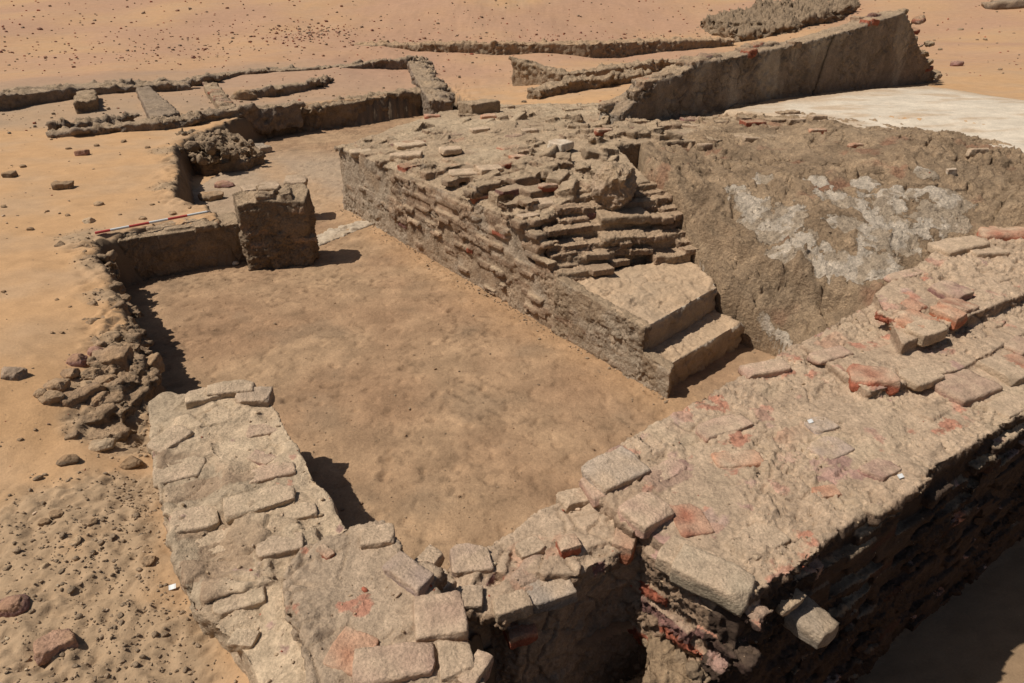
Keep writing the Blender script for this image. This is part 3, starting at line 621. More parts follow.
# earth lump and loose masonry in the hollow
s = Solid(); c = W2(665, 650, -.05)
s.prism([c+d for d in ((-.16, -.22), (.10, -.34), (.30, -.10), (.26, .20), (-.02, .22))], [.0, -.12, -.02, .10, .08], -1.0)
for k in range(26):
    s.brick((c[0]+random.uniform(-.16, .22), c[1]+random.uniform(-.25, .15), random.uniform(-.5, .08)), (random.uniform(.2, 1), random.uniform(-1, 1)), (random.uniform(.04, .10), .03, .02), C_EARTH*1.3*ucol(), (random.uniform(-.6, .6), random.uniform(-.6, .6)))
o = s.build('earth_block', M_MUD, np.array([.27, .18, .105]), .010, (.05, .035, .010), fr=(3.5, 11, 34), seed=25., dust=.35, cracks=.02, smooth_it=1)
tag(o, 'crumbling half-lit earth block in the dark hollow below the thick wall', 'earth block')
# ================================================================ FOREGROUND LEFT: pale wall and grey brick wall
wq = [(147, 402, .60), (165, 392, .60), (205, 392, .60), (256, 388, .60), (272, 402, .60), (300, 452, .60), (335, 506, .60), (348, 530, .58), (330, 600, .60), (325, 700, .58), (262, 690, .57), (240, 650, .58), (192, 612, .60), (168, 530, .60), (152, 455, .60)]
def palecol(V, N, col, hit):
    pale = np.array([.60, .445, .29])
    k = sstep(-.12, .12, fbm(V, 1.7, 4, 121.)+.03)*(N[:, 2] > .3)*.85; col = col*(1-k[:, None])+pale[None]*k[:, None]
    g = sstep(.05, .3, fbm(V, 2.6, 4, 124.))*(N[:, 2] > .3)*.6; col = col*(1-g[:, None])+np.array([.43, .30, .19])[None]*g[:, None]
    return col
s = Solid(); pw = [W2(*q) for q in wq]; s.prism(pw, [q[2] for q in wq], -.2)
top_bricks(s, pw, .610, .75, .30, .15, .05, .014, .04, angle=R(-8), inset=.13); course_face(s, W2(152, 455, .6), W2(192, 612, .6), .2, .6, -inn if False else np.array([-.846, -.533]), .6, .25, .055, .014, .03)
inn = np.array([.846, .533]); course_face(s, W2(256, 388, .6), W2(348, 528, .6), 0, .55, inn, .7, .25, .055, .014, .02)
pale = s.build('pale_wall', M_TOP, np.array([.42, .315, .21]), .012, (.055, .020, .003), fr=(2.6, 9, 34), colf=palecol, maskf=brickmask(241., -.16), seed=31., dust=.25, dustcol=C_PALE, cracks=.022, smooth_it=2, wf=3.6, wa=1.4, pebble=.5)
tag(pale, 'low foreground wall with a smooth pale plastered top, left of the room floor', 'ruined wall')
gq = [(284, 572, .64), (300, 548, .64), (352, 524, .65), (384, 520, .65), (398, 538, .65), (410, 562, .65), (440, 592, .65), (462, 622, .65), (478, 655, .65), (492, 700, .66), (500, 780, .66), (300, 780, .66), (306, 690, .66), (300, 640, .66), (286, 615, .66)]
s = Solid(); gp = [W2(*q) for q in gq]; s.prism(gp, [q[2] for q in gq], -1.0)
top_bricks(s, gp, .660, .22, .24, .13, .06, .008, .1, angle=R(25), inset=.04)
course_face(s, gp[5], gp[10], -.9, .6, inn, .85, .25, .055, .014, .03, None, .35)
course_face(s, gp[1], gp[3], .0, .6, -np.array(DB)[::-1]*np.array([-1, 1]), .6, .25, .055, .014, .02)
def greycol(V, N, col, hit):
    r = sstep(.26, .36, fbm(V, 3.6, 3, 131.))*(N[:, 2] > .3)*.55; return col*(1-r[:, None])+np.array([.40, .19, .13])[None]*r[:, None]
grey = s.build('grey_wall', M_TOP, np.array([.36, .265, .18]), .009, (.024, .014, .007), maskf=brickmask(231., -.14), seed=33., dust=.75, dustcol=np.array([.46, .335, .225]), cracks=.018, smooth_it=2)
grey.name = 'brick_wall'; tag(grey, 'greyish wall end at the bottom edge, big square bricks along its right side', 'ruined wall')
# ================================================================ FAR ROOM WALL AND PIER
fq0 = W2(108, 287, 0); fq1 = W2(245, 262, 0); fe = (fq1-fq0)/np.linalg.norm(fq1-fq0); fn = np.array([-fe[1], fe[0]])
s = Solid(); fp = [fq0-fe*.25, fq1+fe*.05, fq1+fe*.05+fn*.45, fq0-fe*.25+fn*.5]; s.prism(fp, [.49, .47, .48, .52], -.1)
for k in range(14):
    a = random.random(); c = fq0+(fq1-fq0)*a+fn*random.uniform(.03, .3); s.brick((c[0], c[1], .48), fe, (random.uniform(.06, .14), .06, .03), C_MUD*1.1, (0, random.uniform(-.1, .1)))
fw = s.build('cross_wall', M_MUD, C_MUD*.9, .012, (.025, .014, .005), seed=41., dust=.8, smooth_it=3, cracks=.01); tag(fw, 'low wall under the red and white measuring pole', 'ruined wall')
g0 = W2(250, 271, 0); g1 = W2(316, 264, 0); ge = (g1-g0)/np.linalg.norm(g1-g0); gn = np.array([-ge[1], ge[0]])
s = Solid(); s.prism([g0, g0+ge*.3-gn*.02, g1-ge*.03, g1+gn*.22+ge*.04, g1+gn*.42+ge*.0, g0+gn*.48-ge*.06], [.76, .79, .74, .82, .84, .77], -.1); course_face(s, g0, g1, .0, .74, -gn, .5, .25, .055, .014, .02)
for k in range(12):
    c = g0+ge*random.uniform(.05, .62)+gn*random.uniform(.03, .42); s.brick((c[0], c[1], .80+random.uniform(-.01, .03)), ge+np.array([0, random.uniform(-.3, .3)]), (random.uniform(.04, .1), random.uniform(.03, .07), .035), C_MUD*1.1*ucol(), (random.uniform(-.2, .2), random.uniform(-.2, .2)))
pier = s.build('pier', M_MUD, C_MUD*.8, .011, (.05, .024, .008), seed=43., dust=.75, smooth_it=2, cracks=.012); tag(pier, 'square free-standing mudbrick pier with a rough top and a dark near side', 'pier')
s = Solid(); c0 = W2(376, 224, 0); c1 = W2(316, 248, 0); ce = (c1-c0)/np.linalg.norm(c1-c0); cn = np.array([-ce[1], ce[0]])
s.prism([c0, c1, c1+cn*.1, c1-cn*.2, (c0+c1)/2-cn*.34, c0-cn*.26, c0+cn*.06], .022, -.1)
o = s.build('threshold', M_PLASTER, C_PLAS*.8, .012, (.035, .02, .004), seed=45., dust=.7, dustcol=np.array([.44, .33, .22]), smooth_it=4); tag(o, 'low whitish worn threshold sill across the doorway between the pier and the long wall', 'threshold')
s = Solid(); ln = [W2(*q) for q in [(86, 240, .5), (100, 250, .5), (114, 282, .5), (128, 318, .5), (137, 350, .5), (146, 384, .5), (132, 405, .45), (116, 440, .45)]]
for i in range(len(ln)-1):
    a = ln[i]; b = ln[i+1]; L_ = np.linalg.norm(b-a); nn = np.array([(b-a)[1], -(b-a)[0]])/L_
    if nn[0] > 0: nn = -nn
    if i > 1: s.prism([a+nn*-.02, b+nn*-.02, b+nn*.16, a+nn*.16], .50-.02*(i > 4), .0)
    for _ in range(int(L_*46)):
        f = random.random(); c = a*(1-f)+b*f+nn*random.uniform(-.06, .26); r = random.uniform(.02, .045); g = random.uniform(0, 3.1)
        s.brick((c[0], c[1], .51-.5*max(0, -((c-a) @ nn)*3)+random.uniform(-.07, .035)), (math.cos(g), math.sin(g)), (r*1.5, r, r*.7), C_EARTH*1.1*ucol(), (random.uniform(-.5, .5), random.uniform(-.5, .5)))
o = s.build('crumbling_wall', M_MUD, C_EARTH*1.05, .012, (.04, .03, .010), fr=(3, 10, 34), seed=47., dust=.6, dustcol=C_SAND2, smooth_it=3, cracks=.02)
tag(o, 'crumbling line of dark mud rubble along the left edge of the room floor', 'ruined wall')
# ================================================================ BACKGROUND WALLS
def lowwall(name, pts, z0, hts, th, label, cat='ruined wall', vox=.03, seed=0., base=C_GREY, dust=.7, away=True, amp=(.08, .06, .022), dustcol=None, group=None, tw=None):
    """wall whose near base edge runs through pixel points pts, given heights"""
    B = [W2(px, py, z0 if not hasattr(z0, '__len__') else z0[i]) for i, (px, py) in enumerate(pts)]
    n = len(B); s = Solid()
    for i in range(n-1):
        e = (B[i+1]-B[i]); e = e/np.linalg.norm(e); nn = np.array([-e[1], e[0]])
        if nn[1] < 0: nn = -nn
        za = z0 if not hasattr(z0, '__len__') else z0[i]; zb = z0 if not hasattr(z0, '__len__') else z0[i+1]
        t0 = tw[i] if tw else th; t1 = tw[i+1] if tw else th
        s.prism([B[i], B[i+1]+e*.03, B[i+1]+nn*t1+e*.03, B[i]+nn*t0], [za+hts[i], zb+hts[i+1], zb+hts[i+1], za+hts[i]], min(za, zb)-.3)
    for i in range(n-1):
        for _ in range(int(np.linalg.norm(B[i+1]-B[i])*4)):
            f = random.random(); c = B[i]*(1-f)+B[i+1]*f; h = (z0 if not hasattr(z0, '__len__') else z0[i]*(1-f)+z0[i+1]*f)+hts[i]*(1-f)+hts[i+1]*f
            dq = th*random.random()**1.6; a = random.uniform(-.4, .4); b = random.uniform(.04, .11)
            s.brick((c[0], c[1]+dq, h-random.uniform(-.02, .06)), (DB[0], DB[1]+a), (b*1.6, b, b*.5), base*ucol(), (random.uniform(-.3, .3), random.uniform(-.3, .3)))
    o = s.build(name, M_MUD, base, vox, amp, fr=(1.6, 6, 22), seed=seed, dust=dust, smooth_it=2, dustcol=dustcol if dustcol is not None else C_DUST*.95)
    tag(o, label, cat, group); return o
# the tall leaning plastered wall
def tallcol(V, N, col, hit):
    side = sstep(.6, .2, N[:, 2]); st = fbm(V*np.array([1, 1, .35]), 1.6, 4, 141.)
    k = (side*sstep(-.05, .25, st)*.7)[:, None]; col = col*(1-k)+np.array([.42, .345, .26])[None]*k
    ck = np.exp(-(((V[:, :2]-B[3]) @ DB-.55-.25*(V[:, 2]-1.1)+.08*fbm(V, 2.5, 2, 142.))/.035)**2)*side; col = col*(1-.7*ck[:, None])
    return col
pts = [(618, 124), (650, 121), (700, 115), (790, 103), (850, 95), (886, 90), (932, 85)]; hts = [.10, .50, .74, .90, 1.12, 1.30, .12]
B = [W2(px, py, 1.12) for px, py in pts]; s = Solid()
for i in range(len(B)-1):
    nn = DA*.42; s.prism([B[i], B[i+1]+DB*.02, B[i+1]+nn+DB*.02, B[i]+nn], [1.12+hts[i], 1.12+hts[i+1], 1.12+hts[i+1], 1.12+hts[i]], .7)
for k in range(30):
    a = random.random(); i = int(a*5.99); f = a*5.99-i; c = B[i]*(1-f)+B[i+1]*f+DA*random.uniform(.05, .4); h = 1.12+hts[i]*(1-f)+hts[i+1]*f
    s.brick((c[0], c[1], h), DB, (random.uniform(.08, .2), .09, .05), pick_brick(.4), (0, random.uniform(-.15, .15)))
for k in range(16):
    f = random.random(); c = B[5]*(1-f)+B[6]*f; h = 1.12+hts[5]*(1-f)+hts[6]*f; s.brick((c[0]+random.uniform(-.1, .2), c[1]+random.uniform(.0, .4), h-random.uniform(-.03, .12)), DB, (random.uniform(.07, .16), .08, .04), random.choice((C_RED*.8, C_MUD)), (random.uniform(-.3, .3), random.uniform(-.4, .1)))
tall = s.build('tall_wall', M_MUD, C_GREY*.95, .02, (.04, .022, .008), fr=(1.4, 6, 24), colf=tallcol, seed=51., dust=.75, smooth_it=2, cracks=.03)
tag(tall, 'tallest wall at the back, its shaded grey-brown face rising to the right', 'ruined wall')
lowwall('trench_wall', [(268, 138), (300, 132), (345, 127), (400, 117), (450, 110)], .0, [.30, .46, .50, .52, .52], .5, 'dark-faced wall behind the doorway passage, between the debris heap and the long brick wall', seed=52., base=C_MUD*.85, tw=[.3, .5, .6, .6, .6])
lowwall('side_wall_stub', [(452, 112), (432, 82), (424, 66)], [.3, .5, .5], [.25, .22, .22], -.5, 'stub of wall running back from the right end of the dark-faced trench wall', seed=53., vox=.03)
lowwall('bay_wall', [(338, 73), (380, 70), (424, 69)], .5, [.14, .24, .30], .5, 'low wall ending in a squared block, behind the dark-faced trench wall', seed=54.)
s = Solid(); c = W2(480, 118, .9); s.prism([c+DB*-.15, c+DB*.42, c+DB*.42+DA*.5, c-DB*.15+DA*.5], [1.13, 1.15, 1.12, 1.10], .6)
o = s.build('mud_block', M_MUD, C_MUD, .018, (.02, .015, .006), seed=55., dust=.8, smooth_it=3); tag(o, 'small square mud block with a dark front behind the long brick wall', 'mud block')
lowwall('fallen_wall', [(512, 79), (560, 84), (610, 80), (664, 73), (700, 70)], .75, [.45, .22, .26, .28, .2], .45, 'low dark-sided wall remnant with a pointed left end, left of the tallest back wall', seed=56., base=C_MUD, vox=.03)
lowwall('brick_remnant', [(540, 97), (580, 91), (620, 87), (650, 84)], .85, [.12, .22, .2, .25], .4, 'short ridge of broken brick just in front of the pointed wall remnant', seed=57., base=C_MUD, vox=.028)
lowwall('bank_wall', [(240, 52), (330, 50), (430, 53), (500, 54), (590, 54), (660, 50), (735, 45)], .62, [.10, .16, .30, .34, .34, .32, .2], .8, 'long low crumbly ridge of wall across the sand at the back', seed=58., base=C_MUD, vox=.045, amp=(.10, .07, .02), dust=.85, dustcol=C_SAND2)
lowwall('outer_wall', [(-60, 118), (0, 112), (80, 100), (135, 94), (190, 90)], .5, [.30, .30, .26, .2, .12], 1.0, 'long low wall with a dark edge, farthest wall at the left', seed=59., vox=.035, amp=(.06, .05, .015))
lowwall('cell_wall', [(195, 86), (240, 78), (321, 74), (352, 70)], .5, [.14, .16, .16, .14], .45, 'low dark-edged wall along the back of the small cells', seed=60., vox=.03)
lowwall('cell_wall', [(256, 97), (300, 92), (336, 82)], .5, [.14, .16, .12], .32, 'low curved-ended wall between the round stone and the end of the cells', seed=61., vox=.03)
lowwall('cell_wall', [(50, 141), (103, 136), (164, 131), (210, 123), (262, 117), (300, 112)], .45, [.10, .14, .17, .18, .18, .16], .35, 'long low wall with a dark near edge in front of the small cells', seed=62., vox=.03)
lowwall('cell_wall', [(56, 132), (95, 127), (134, 121)], .5, [.10, .12, .10], .25, 'short faint wall line at the left, behind the front wall of the cells', seed=63., vox=.03)
s = Solid(); q = [W2(*k) for k in [(150, 118, .66), (180, 112, .66), (150, 86, .66), (136, 88, .66)]]; s.prism(q, .66, .3)
o = s.build('partition', M_MUD, C_GREY, .028, (.03, .025, .01), seed=64., dust=.35, smooth_it=2); tag(o, 'flat-topped dark grey mud partition between two sand-filled cells', 'partition')
s = Solid(); q = [W2(*k) for k in [(222, 110, .66), (236, 106, .66), (216, 82, .66), (203, 85, .66)]]; s.prism(q, .66, .3)
for k in range(16):
    a = random.random(); c = q[0]*(1-a)+q[3]*a+(q[1]-q[0])*random.random(); s.brick((c[0], c[1], .67), DB, (.09, .05, .03), pick_brick(.6), (.1, .1))
o = s.build('partition', M_MUD, C_MUD, .025, (.03, .025, .01), seed=65., dust=.7, smooth_it=2); tag(o, 'low sandy partition topped with reddish bricks beside the round stone', 'partition')
s = Solid(); q = [W2(*k) for k in [(76, 113, .5), (99, 110, .5), (98, 100, .5), (80, 102, .5)]]; s.prism(q, [.70, .72, .72, .72], .3)
o = s.build('small_pier', M_MUD, C_MUD*.9, .025, (.05, .04, .012), seed=66., dust=.7, smooth_it=2); tag(o, 'small squat mud pier standing in the cell at the far left', 'pier')
# upper right collapsed wall
def gz(px, py):
    z = 1.2
    for _ in range(30): q = W2(px, py, z); z = .6*z+.4*float(GT(q[0:1], q[1:2])[0])
    return z
lowwall('collapsed_wall', [(700, 24), (740, 42), (790, 32), (850, 14), (885, -4)], [gz(700, 24), gz(740, 42), gz(790, 32), gz(850, 14), gz(885, 1)], [.10, .25, .30, .36, .2], 4.2, 'wide collapsed dark grey mud wall at the top edge above the tallest back wall', seed=67., base=C_MUD*.8, vox=.05, amp=(.30, .20, .05), dust=.5, dustcol=C_MUD*.9)
# debris heap at the left of the passage
s = Solid(); c = W2(215, 158, .15)
s.prism([c+d for d in ((-.75, -.25), (0, -.5), (.65, -.3), (.75, .25), (.2, .75), (-.6, .6))], [.42, .20, .14, .22, .44, .5], -.1)
for k in range(70):
    a = random.uniform(0, 6.28); r = math.sqrt(random.random())*.7; q = c+np.array([math.cos(a), math.sin(a)])*r; b = random.uniform(.03, .08)
    s.brick((q[0], q[1], random.uniform(.15, .48)), (math.cos(a*3), math.sin(a*3)), (b*1.3, b, b*.8), C_MUD*.9*ucol(), (a, a*2))
o = s.build('debris_heap', M_MUD, C_EARTH*1.1, .018, (.09, .05, .018), seed=69., dust=.5, smooth_it=1); tag(o, 'dark heap of crumbled mud debris in the passage behind the pier', 'debris heap')
# ================================================================ RAY TARGETS
bpy.context.view_layer.update()
BG = bvh_of(ground); BF = bvh_of(floor); BN = bvh_of(near); BL = bvh_of(link); BPa = bvh_of(pale); BGr = bvh_of(grey); BPl = bvh_of(platform); BBk = bvh_of(bank); BFw = bvh_of(fw); BPi = bvh_of(pier)
def at(px, py, bv, dflt=.5):
    h = hit_z(bv, px, py)
    return (h[0], h[1], h[3]) if h else (Vector(W(px, py, dflt)), Vector((0, 0, 1)), 4.0)
# ---------------------------------------------------------------- individual bricks bedded in wall tops (parts of their walls)
def wallbrick(parent, bv, px, py, wpx, dpx, rotdeg, c, seed, hgt=.07, sink=.55, tilt=(0, 0), dustf=.35, label=None):
    p, n, d = at(px, py, [bv]); k = (p.y*math.cos(TH)-(p.z-ZC)*math.sin(TH))/FOC
    if n.z < .6:
        q = p-Vector((n.x, n.y, 0)).normalized()*(.13 if d < 6 else .3); g = bv.ray_cast(Vector((q.x, q.y, 3)), Vector((0, 0, -1)))
        if g[0]: p = g[0]
    if parent.name.startswith(('mudbrick_platform', 'plastered_bank')): wpx *= .75; dpx *= .42; hgt = max(hgt, .07)
    sink = 1-min(1-sink, (.012+.32*hgt*(1-sink)/.55)/hgt)
    o = rock('brick', p, (wpx*k, dpx*k, hgt), R(rotdeg), c, seed, M_BRICK, 'brick', tilt, parent, dustf, 24, .09, sink, C_TOP)
    if label: o['label'] = label
    return o
ORG = np.array([.50, .19, .10]); PK = np.array([.50, .31, .225]); GB = np.array([.46, .335, .22]); PU = np.array([.30, .165, .135])
wb = [(near, BN, 614, 474, 62, 44, 33, np.array([.44, .35, .27]), .10, .3), (near, BN, 645, 515, 46, 40, 38, PK, .10, .35), (near, BN, 600, 512, 46, 40, 20, PK*.95, .06, .7), (near, BN, 738, 459, 50, 24, 5, ORG, .05, .8),
      (near, BN, 880, 390, 46, 34, -12, C_RED*1.1, .10, .35), (near, BN, 926, 331, 40, 26, 28, GB, .09, .5), (near, BN, 913, 324, 34, 34, 28, ORG, .11, .42), (near, BN, 947, 326, 24, 30, 28, ORG*1.05, .10, .42), (near, BN, 972, 320, 30, 30, 28, C_RED*.9, .08, .4), (near, BN, 990, 315, 30, 34, 25, PU*1.1, .08, .4),
      (near, BN, 962, 388, 60, 44, 25, PK*.75, .09, .45), (near, BN, 1003, 372, 34, 40, 25, GB*.95, .09, .4), (near, BN, 1018, 366, 24, 30, 25, C_RED, .09, .4),
      (near, BN, 712, 578, 78, 40, -34, np.array([.42, .33, .225]), .11, .4), (near, BN, 690, 560, 60, 40, -34, GB, .09, .75), (near, BN, 830, 448, 40, 30, 28, np.array([.36, .27, .23]), .05, .75), (near, BN, 770, 462, 46, 30, 30, PK, .05, .8), (near, BN, 800, 490, 26, 16, 10, ORG, .04, .8),
      (near, BN, 880, 470, 38, 24, 30, np.array([.36, .2, .16]), .06, .7), (near, BN, 690, 520, 34, 44, 10, C_RED, .06, .8), (near, BN, 765, 370, 50, 20, 12, PK*.9, .06, .5), (near, BN, 820, 425, 30, 24, 25, np.array([.45, .36, .3]), .05, .7),
      (near, BN, 830, 365, 46, 20, 22, PK*.85, .05, .75), (near, BN, 1003, 235, 56, 26, 5, C_RED*1.1, .11, .4), (near, BN, 1014, 345, 34, 40, 20, PK*.8, .07, .6), (near, BN, 985, 265, 60, 28, 20, GB*1.1, .09, .55), (near, BN, 920, 375, 46, 30, 28, GB, .06, .7), (near, BN, 1010, 405, 50, 26, 28, GB, .05, .7),
      (near, BN, 760, 540, 60, 36, 33, GB*1.05, .07, .7), (near, BN, 668, 470, 40, 22, 33, PU*1.5, .05, .8), (near, BN, 700, 430, 60, 26, 22, PK*.9, .05, .82), (near, BN, 905, 275, 46, 14, 24, PK, .05, .7), (near, BN, 950, 250, 40, 20, 10, GB, .08, .5),
      (grey, BGr, 410, 577, 58, 26, -40, np.array([.33, .24, .20]), .09, .4), (grey, BGr, 440, 620, 52, 52, 10, np.array([.42, .27, .19]), .10, .42), (grey, BGr, 456, 664, 34, 42, 10, GB, .10, .45), (grey, BGr, 395, 668, 84, 40, 12, PK*.85, .10, .4), (grey, BGr, 352, 652, 44, 46, -20, ORG*.95, .05, .75), (grey, BGr, 430, 560, 20, 30, -30, GB, .08, .5), (grey, BGr, 306, 545, 30, 12, 25, ORG*.9, .04, .75), (grey, BGr, 325, 552, 20, 10, -40, C_RED, .04, .7), (grey, BGr, 378, 538, 34, 26, 10, GB*.9, .07, .6), (grey, BGr, 476, 672, 20, 40, -30, PK*.8, .08, .6),
      (link, BL, 436, 587, 28, 34, -50, GB*1.05, .08, .5), (link, BL, 490, 580, 42, 38, 10, np.array([.36, .25, .19]), .09, .45), (link, BL, 520, 630, 30, 24, 20, C_RED, .08, .5), (link, BL, 548, 590, 50, 36, 20, np.array([.30, .26, .22]), .08, .5), (link, BL, 584, 580, 24, 18, 20, C_RED*1.1, .08, .4), (link, BL, 575, 500, 36, 22, 20, GB*1.1, .07, .5), (link, BL, 530, 550, 28, 20, 30, GB, .06, .5), (link, BL, 512, 606, 40, 24, 20, GB*.9, .07, .5), (link, BL, 470, 600, 26, 26, 0, C_GREY*1.2, .07, .5), (link, BL, 625, 540, 22, 40, -20, ORG*.8, .12, .5),
      (pale, BPa, 232, 392, 46, 22, 15, C_PALE*.85, .09, .35), (pale, BPa, 255, 400, 34, 24, 5, C_GREY*1.3, .10, .35), (pale, BPa, 205, 398, 36, 22, 22, C_PALE, .07, .45), (pale, BPa, 244, 640, 26, 20, -5, C_PALE, .05, .6), (pale, BPa, 262, 458, 34, 16, -25, PU, .04, .75),
      (platform, BPl, 432, 117, 22, 24, 10, C_RED*1.2, .08, .4), (platform, BPl, 489, 118, 22, 24, 10, ORG, .09, .3), (platform, BPl, 585, 138, 24, 24, 20, C_RED*.9, .08, .3), (platform, BPl, 480, 131, 26, 34, 20, GB*1.1, .08, .35), (platform, BPl, 530, 132, 24, 24, 10, GB, .08, .35), (platform, BPl, 480, 198, 26, 26, 20, ORG*.9, .05, .5), (platform, BPl, 518, 158, 22, 30, 30, ORG*.95, .06, .5), (platform, BPl, 410, 145, 40, 60, 20, C_PALE*1.05, .05, .6), (platform, BPl, 450, 150, 28, 50, 20, GB*1.2, .06, .5), (platform, BPl, 370, 155, 30, 40, 20, C_PALE, .05, .55), (platform, BPl, 540, 205, 36, 46, 25, GB*1.15, .07, .35), (platform, BPl, 560, 145, 26, 60, 40, C_PLAS*1.1, .09, .4), (platform, BPl, 390, 175, 46, 40, 5, GB*1.2, .05, .6), (platform, BPl, 490, 170, 34, 46, 22, GB*1.15, .06, .45), (platform, BPl, 573, 222, 26, 22, 25, C_RED*.8, .07, .3), (platform, BPl, 440, 195, 44, 44, 10, GB*1.1, .06, .5), (platform, BPl, 545, 240, 30, 34, 30, GB, .07, .4),
      (bank, BBk, 818, 119, 26, 20, 15, GB*.9, .09, .3), (bank, BBk, 795, 122, 26, 16, 10, GB*.8, .08, .35), (bank, BBk, 752, 140, 26, 18, 5, GB*.8, .07, .4), (bank, BBk, 724, 143, 22, 18, 5, GB*.85, .07, .4), (bank, BBk, 705, 147, 20, 16, 10, C_MUD, .08, .4), (bank, BBk, 690, 128, 24, 16, -30, GB*.8, .08, .3), (bank, BBk, 817, 131, 24, 16, 5, ORG*.9, .05, .6), (bank, BBk, 855, 146, 20, 14, 5, ORG*.85, .05, .6), (bank, BBk, 1005, 168, 34, 12, 10, GB*.9, .08, .5), (bank, BBk, 925, 173, 14, 12, 10, C_PLAS*1.1, .03, .3),
      (pale, BPa, 170, 440, 40, 26, 60, C_PALE*.9, .07, .7), (pale, BPa, 272, 472, 46, 24, 22, np.array([.45, .29, .20]), .07, .85), (pale, BPa, 300, 512, 34, 22, 18, C_PALE*.95, .07, .85), (pale, BPa, 262, 430, 30, 20, 20, np.array([.40, .25, .18]), .07, .85), (pale, BPa, 195, 520, 46, 34, 20, C_PALE, .06, .75), (pale, BPa, 260, 500, 70, 30, 24, C_PALE*.97, .06, .8), (pale, BPa, 220, 560, 60, 34, 22, C_PALE*1.02, .06, .8), (pale, BPa, 280, 545, 46, 26, 18, np.array([.42, .31, .21]), .06, .75), (pale, BPa, 240, 600, 50, 26, 20, C_PALE*.95, .06, .75), (pale, BPa, 180, 470, 50, 34, 25, C_PALE*.93, .06, .8),
      (pier, BPi, 296, 182, 22, 26, 10, C_MUD, .10, .35), (pier, BPi, 270, 188, 20, 26, 10, C_MUD*1.1, .07, .4), (pier, BPi, 252, 190, 18, 24, 30, C_MUD*1.2, .08, .4)]
bsteps = [bvh_of(o_) for o_ in stair.children if o_.name.startswith('broken_step')]
h_ = hit_z([BPl]+bsteps, 612, 207)
stub = rock('mud_lump', h_[0]+Vector((.03, .10, 0)), (.44, .40, .50), R(60), np.array([.42, .30, .20]), 91.7, M_MUD, 'stone', (.0, .05), None, .8, 48, .22, .08)
tag(stub, 'rounded upright lump of hard mud with a shaded right side above the broken brick steps', 'mud lump')
for i, (par, bv, px, py, w, dp, ro, c, hg, sk) in enumerate(wb):
    lab = None
    wallbrick(par, bv, px, py, w, dp, ro, c, 200.3+i*3.7, hg, sk, (random.uniform(-.06, .06), random.uniform(-.06, .06)), .62)
# brick sticking out of the shaded outer face
def plane_hit(px, py, off):
    d = ray(px, py); p0 = nwp[2]+outn*off; t = (p0 @ outn)/(d[:2] @ outn); return np.array([0, 0, ZC])+d*t
p = plane_hit(806, 620, .08); rock('brick', p, (.17, .24, .10), R(33), np.array([.34, .27, .20]), 402.1, M_BRICK, 'brick', (0, .05), near, .5, 16, .10, .5)
p = plane_hit(788, 601, .02); rock('brick', p, (.17, .08, .035), R(33), GB, 403.1, M_BRICK, 'brick', (0, -.05), near, .5, 12, .10, .5)
for k in range(9):      # courses stepping down at the broken wall end
    px, py, zz = [(684, 556, .48), (662, 552, .44), (690, 590, .32), (712, 606, .30), (668, 585, .30), (700, 620, .18), (680, 612, .15), (720, 630, .12), (655, 535, .5)][k]
    q = W(px, py, zz); rock('brick', q, (.26, .13, .07), math.atan2(*(nwp[2]-nwp[0])[::-1])+random.uniform(-.2, .2), [GB, C_GREY*1.2, C_RED*.9, PU*1.2][k % 4], 410+k*2.1, M_BRICK, 'brick', (random.uniform(-.1, .1), random.uniform(-.1, .1)), near, .4, 14, .12, .5)
for w_ in (near, grey, link, pale, platform, pier, bank):
    nm = w_.name.split('.')[0]; w_.name = 'masonry'; kids = list(w_.children); E_ = empty(nm, w_.location.copy())
    for k_ in ('label', 'category', 'kind'):
        if k_ in w_: E_[k_] = w_[k_]; del w_[k_]
    w_.location = (0, 0, 0); w_.parent = E_
    for c_ in kids: c_.parent = E_
    w_['kind'] = 'thing'
# ================================================================ LOOSE STONES AND BRICKS
ALL = [BG, BF, BPa, BGr, BN, BL, BPl, BFw, BPi]
def loose(name, px, py, wpx, hpx, rot, c, seed, label, cat, kind='stone', sink=.3, group=None, tilt=None, hh=.7, dustf=.4, mat=None):
    p, n, d = at(px, py, ALL); k = (p.y*math.cos(TH)-(p.z-ZC)*math.sin(TH))/FOC
    o = rock(name, p, (wpx*k, max(hpx*k*1.25, wpx*k*.45), min(wpx, hpx)*k*hh), R(rot), c, seed, mat or (M_BRICK if kind == 'brick' else M_STONE), kind, tilt or (random.uniform(-.15, .15), random.uniform(-.15, .15)), None, dustf, 20 if wpx > 13 else 9, .20, sink, C_SAND*.95 if px < 260 else C_DUST)
    tag(o, label, cat, group); return o
Lb = loose
Lb('loose_brick', 64, 188, 18, 9, 15, C_MUD*.8, 501, 'dark brown brick lying alone on the smooth sand at the upper left', 'brick', 'brick', .1)
Lb('loose_brick', 10, 177, 10, 8, 10, C_MUD*.75, 502, 'small dark brick near the left edge left of the lone dark brick', 'brick', 'brick', .1)
Lb('loose_brick', 83, 155, 11, 8, 5, np.array([.36, .2, .15]), 503, 'pinkish brick piece on the sand above the lone dark brick', 'brick', 'brick', .1)
Lb('loose_brick', 261, 152, 18, 11, -35, np.array([.38, .31, .24]), 504, 'pale brick with a dark end lying beside the debris heap', 'brick', 'brick', .1)
Lb('loose_brick', 56, 648, 34, 20, 40, np.array([.42, .25, .18]), 505, 'flat pinkish brick lying on the brown earth at the lower left', 'brick', 'brick', .15)
Lb('loose_brick', 15, 606, 30, 22, 20, PU*.9, 506, 'dark purplish lump of burnt brick at the left edge near the bottom', 'brick', 'stone', .3)
Lb('stone', 15, 376, 28, 16, 10, np.array([.32, .25, .19]), 507, 'rounded stone alone on the sand at the left edge', 'stone', 'stone', .3)
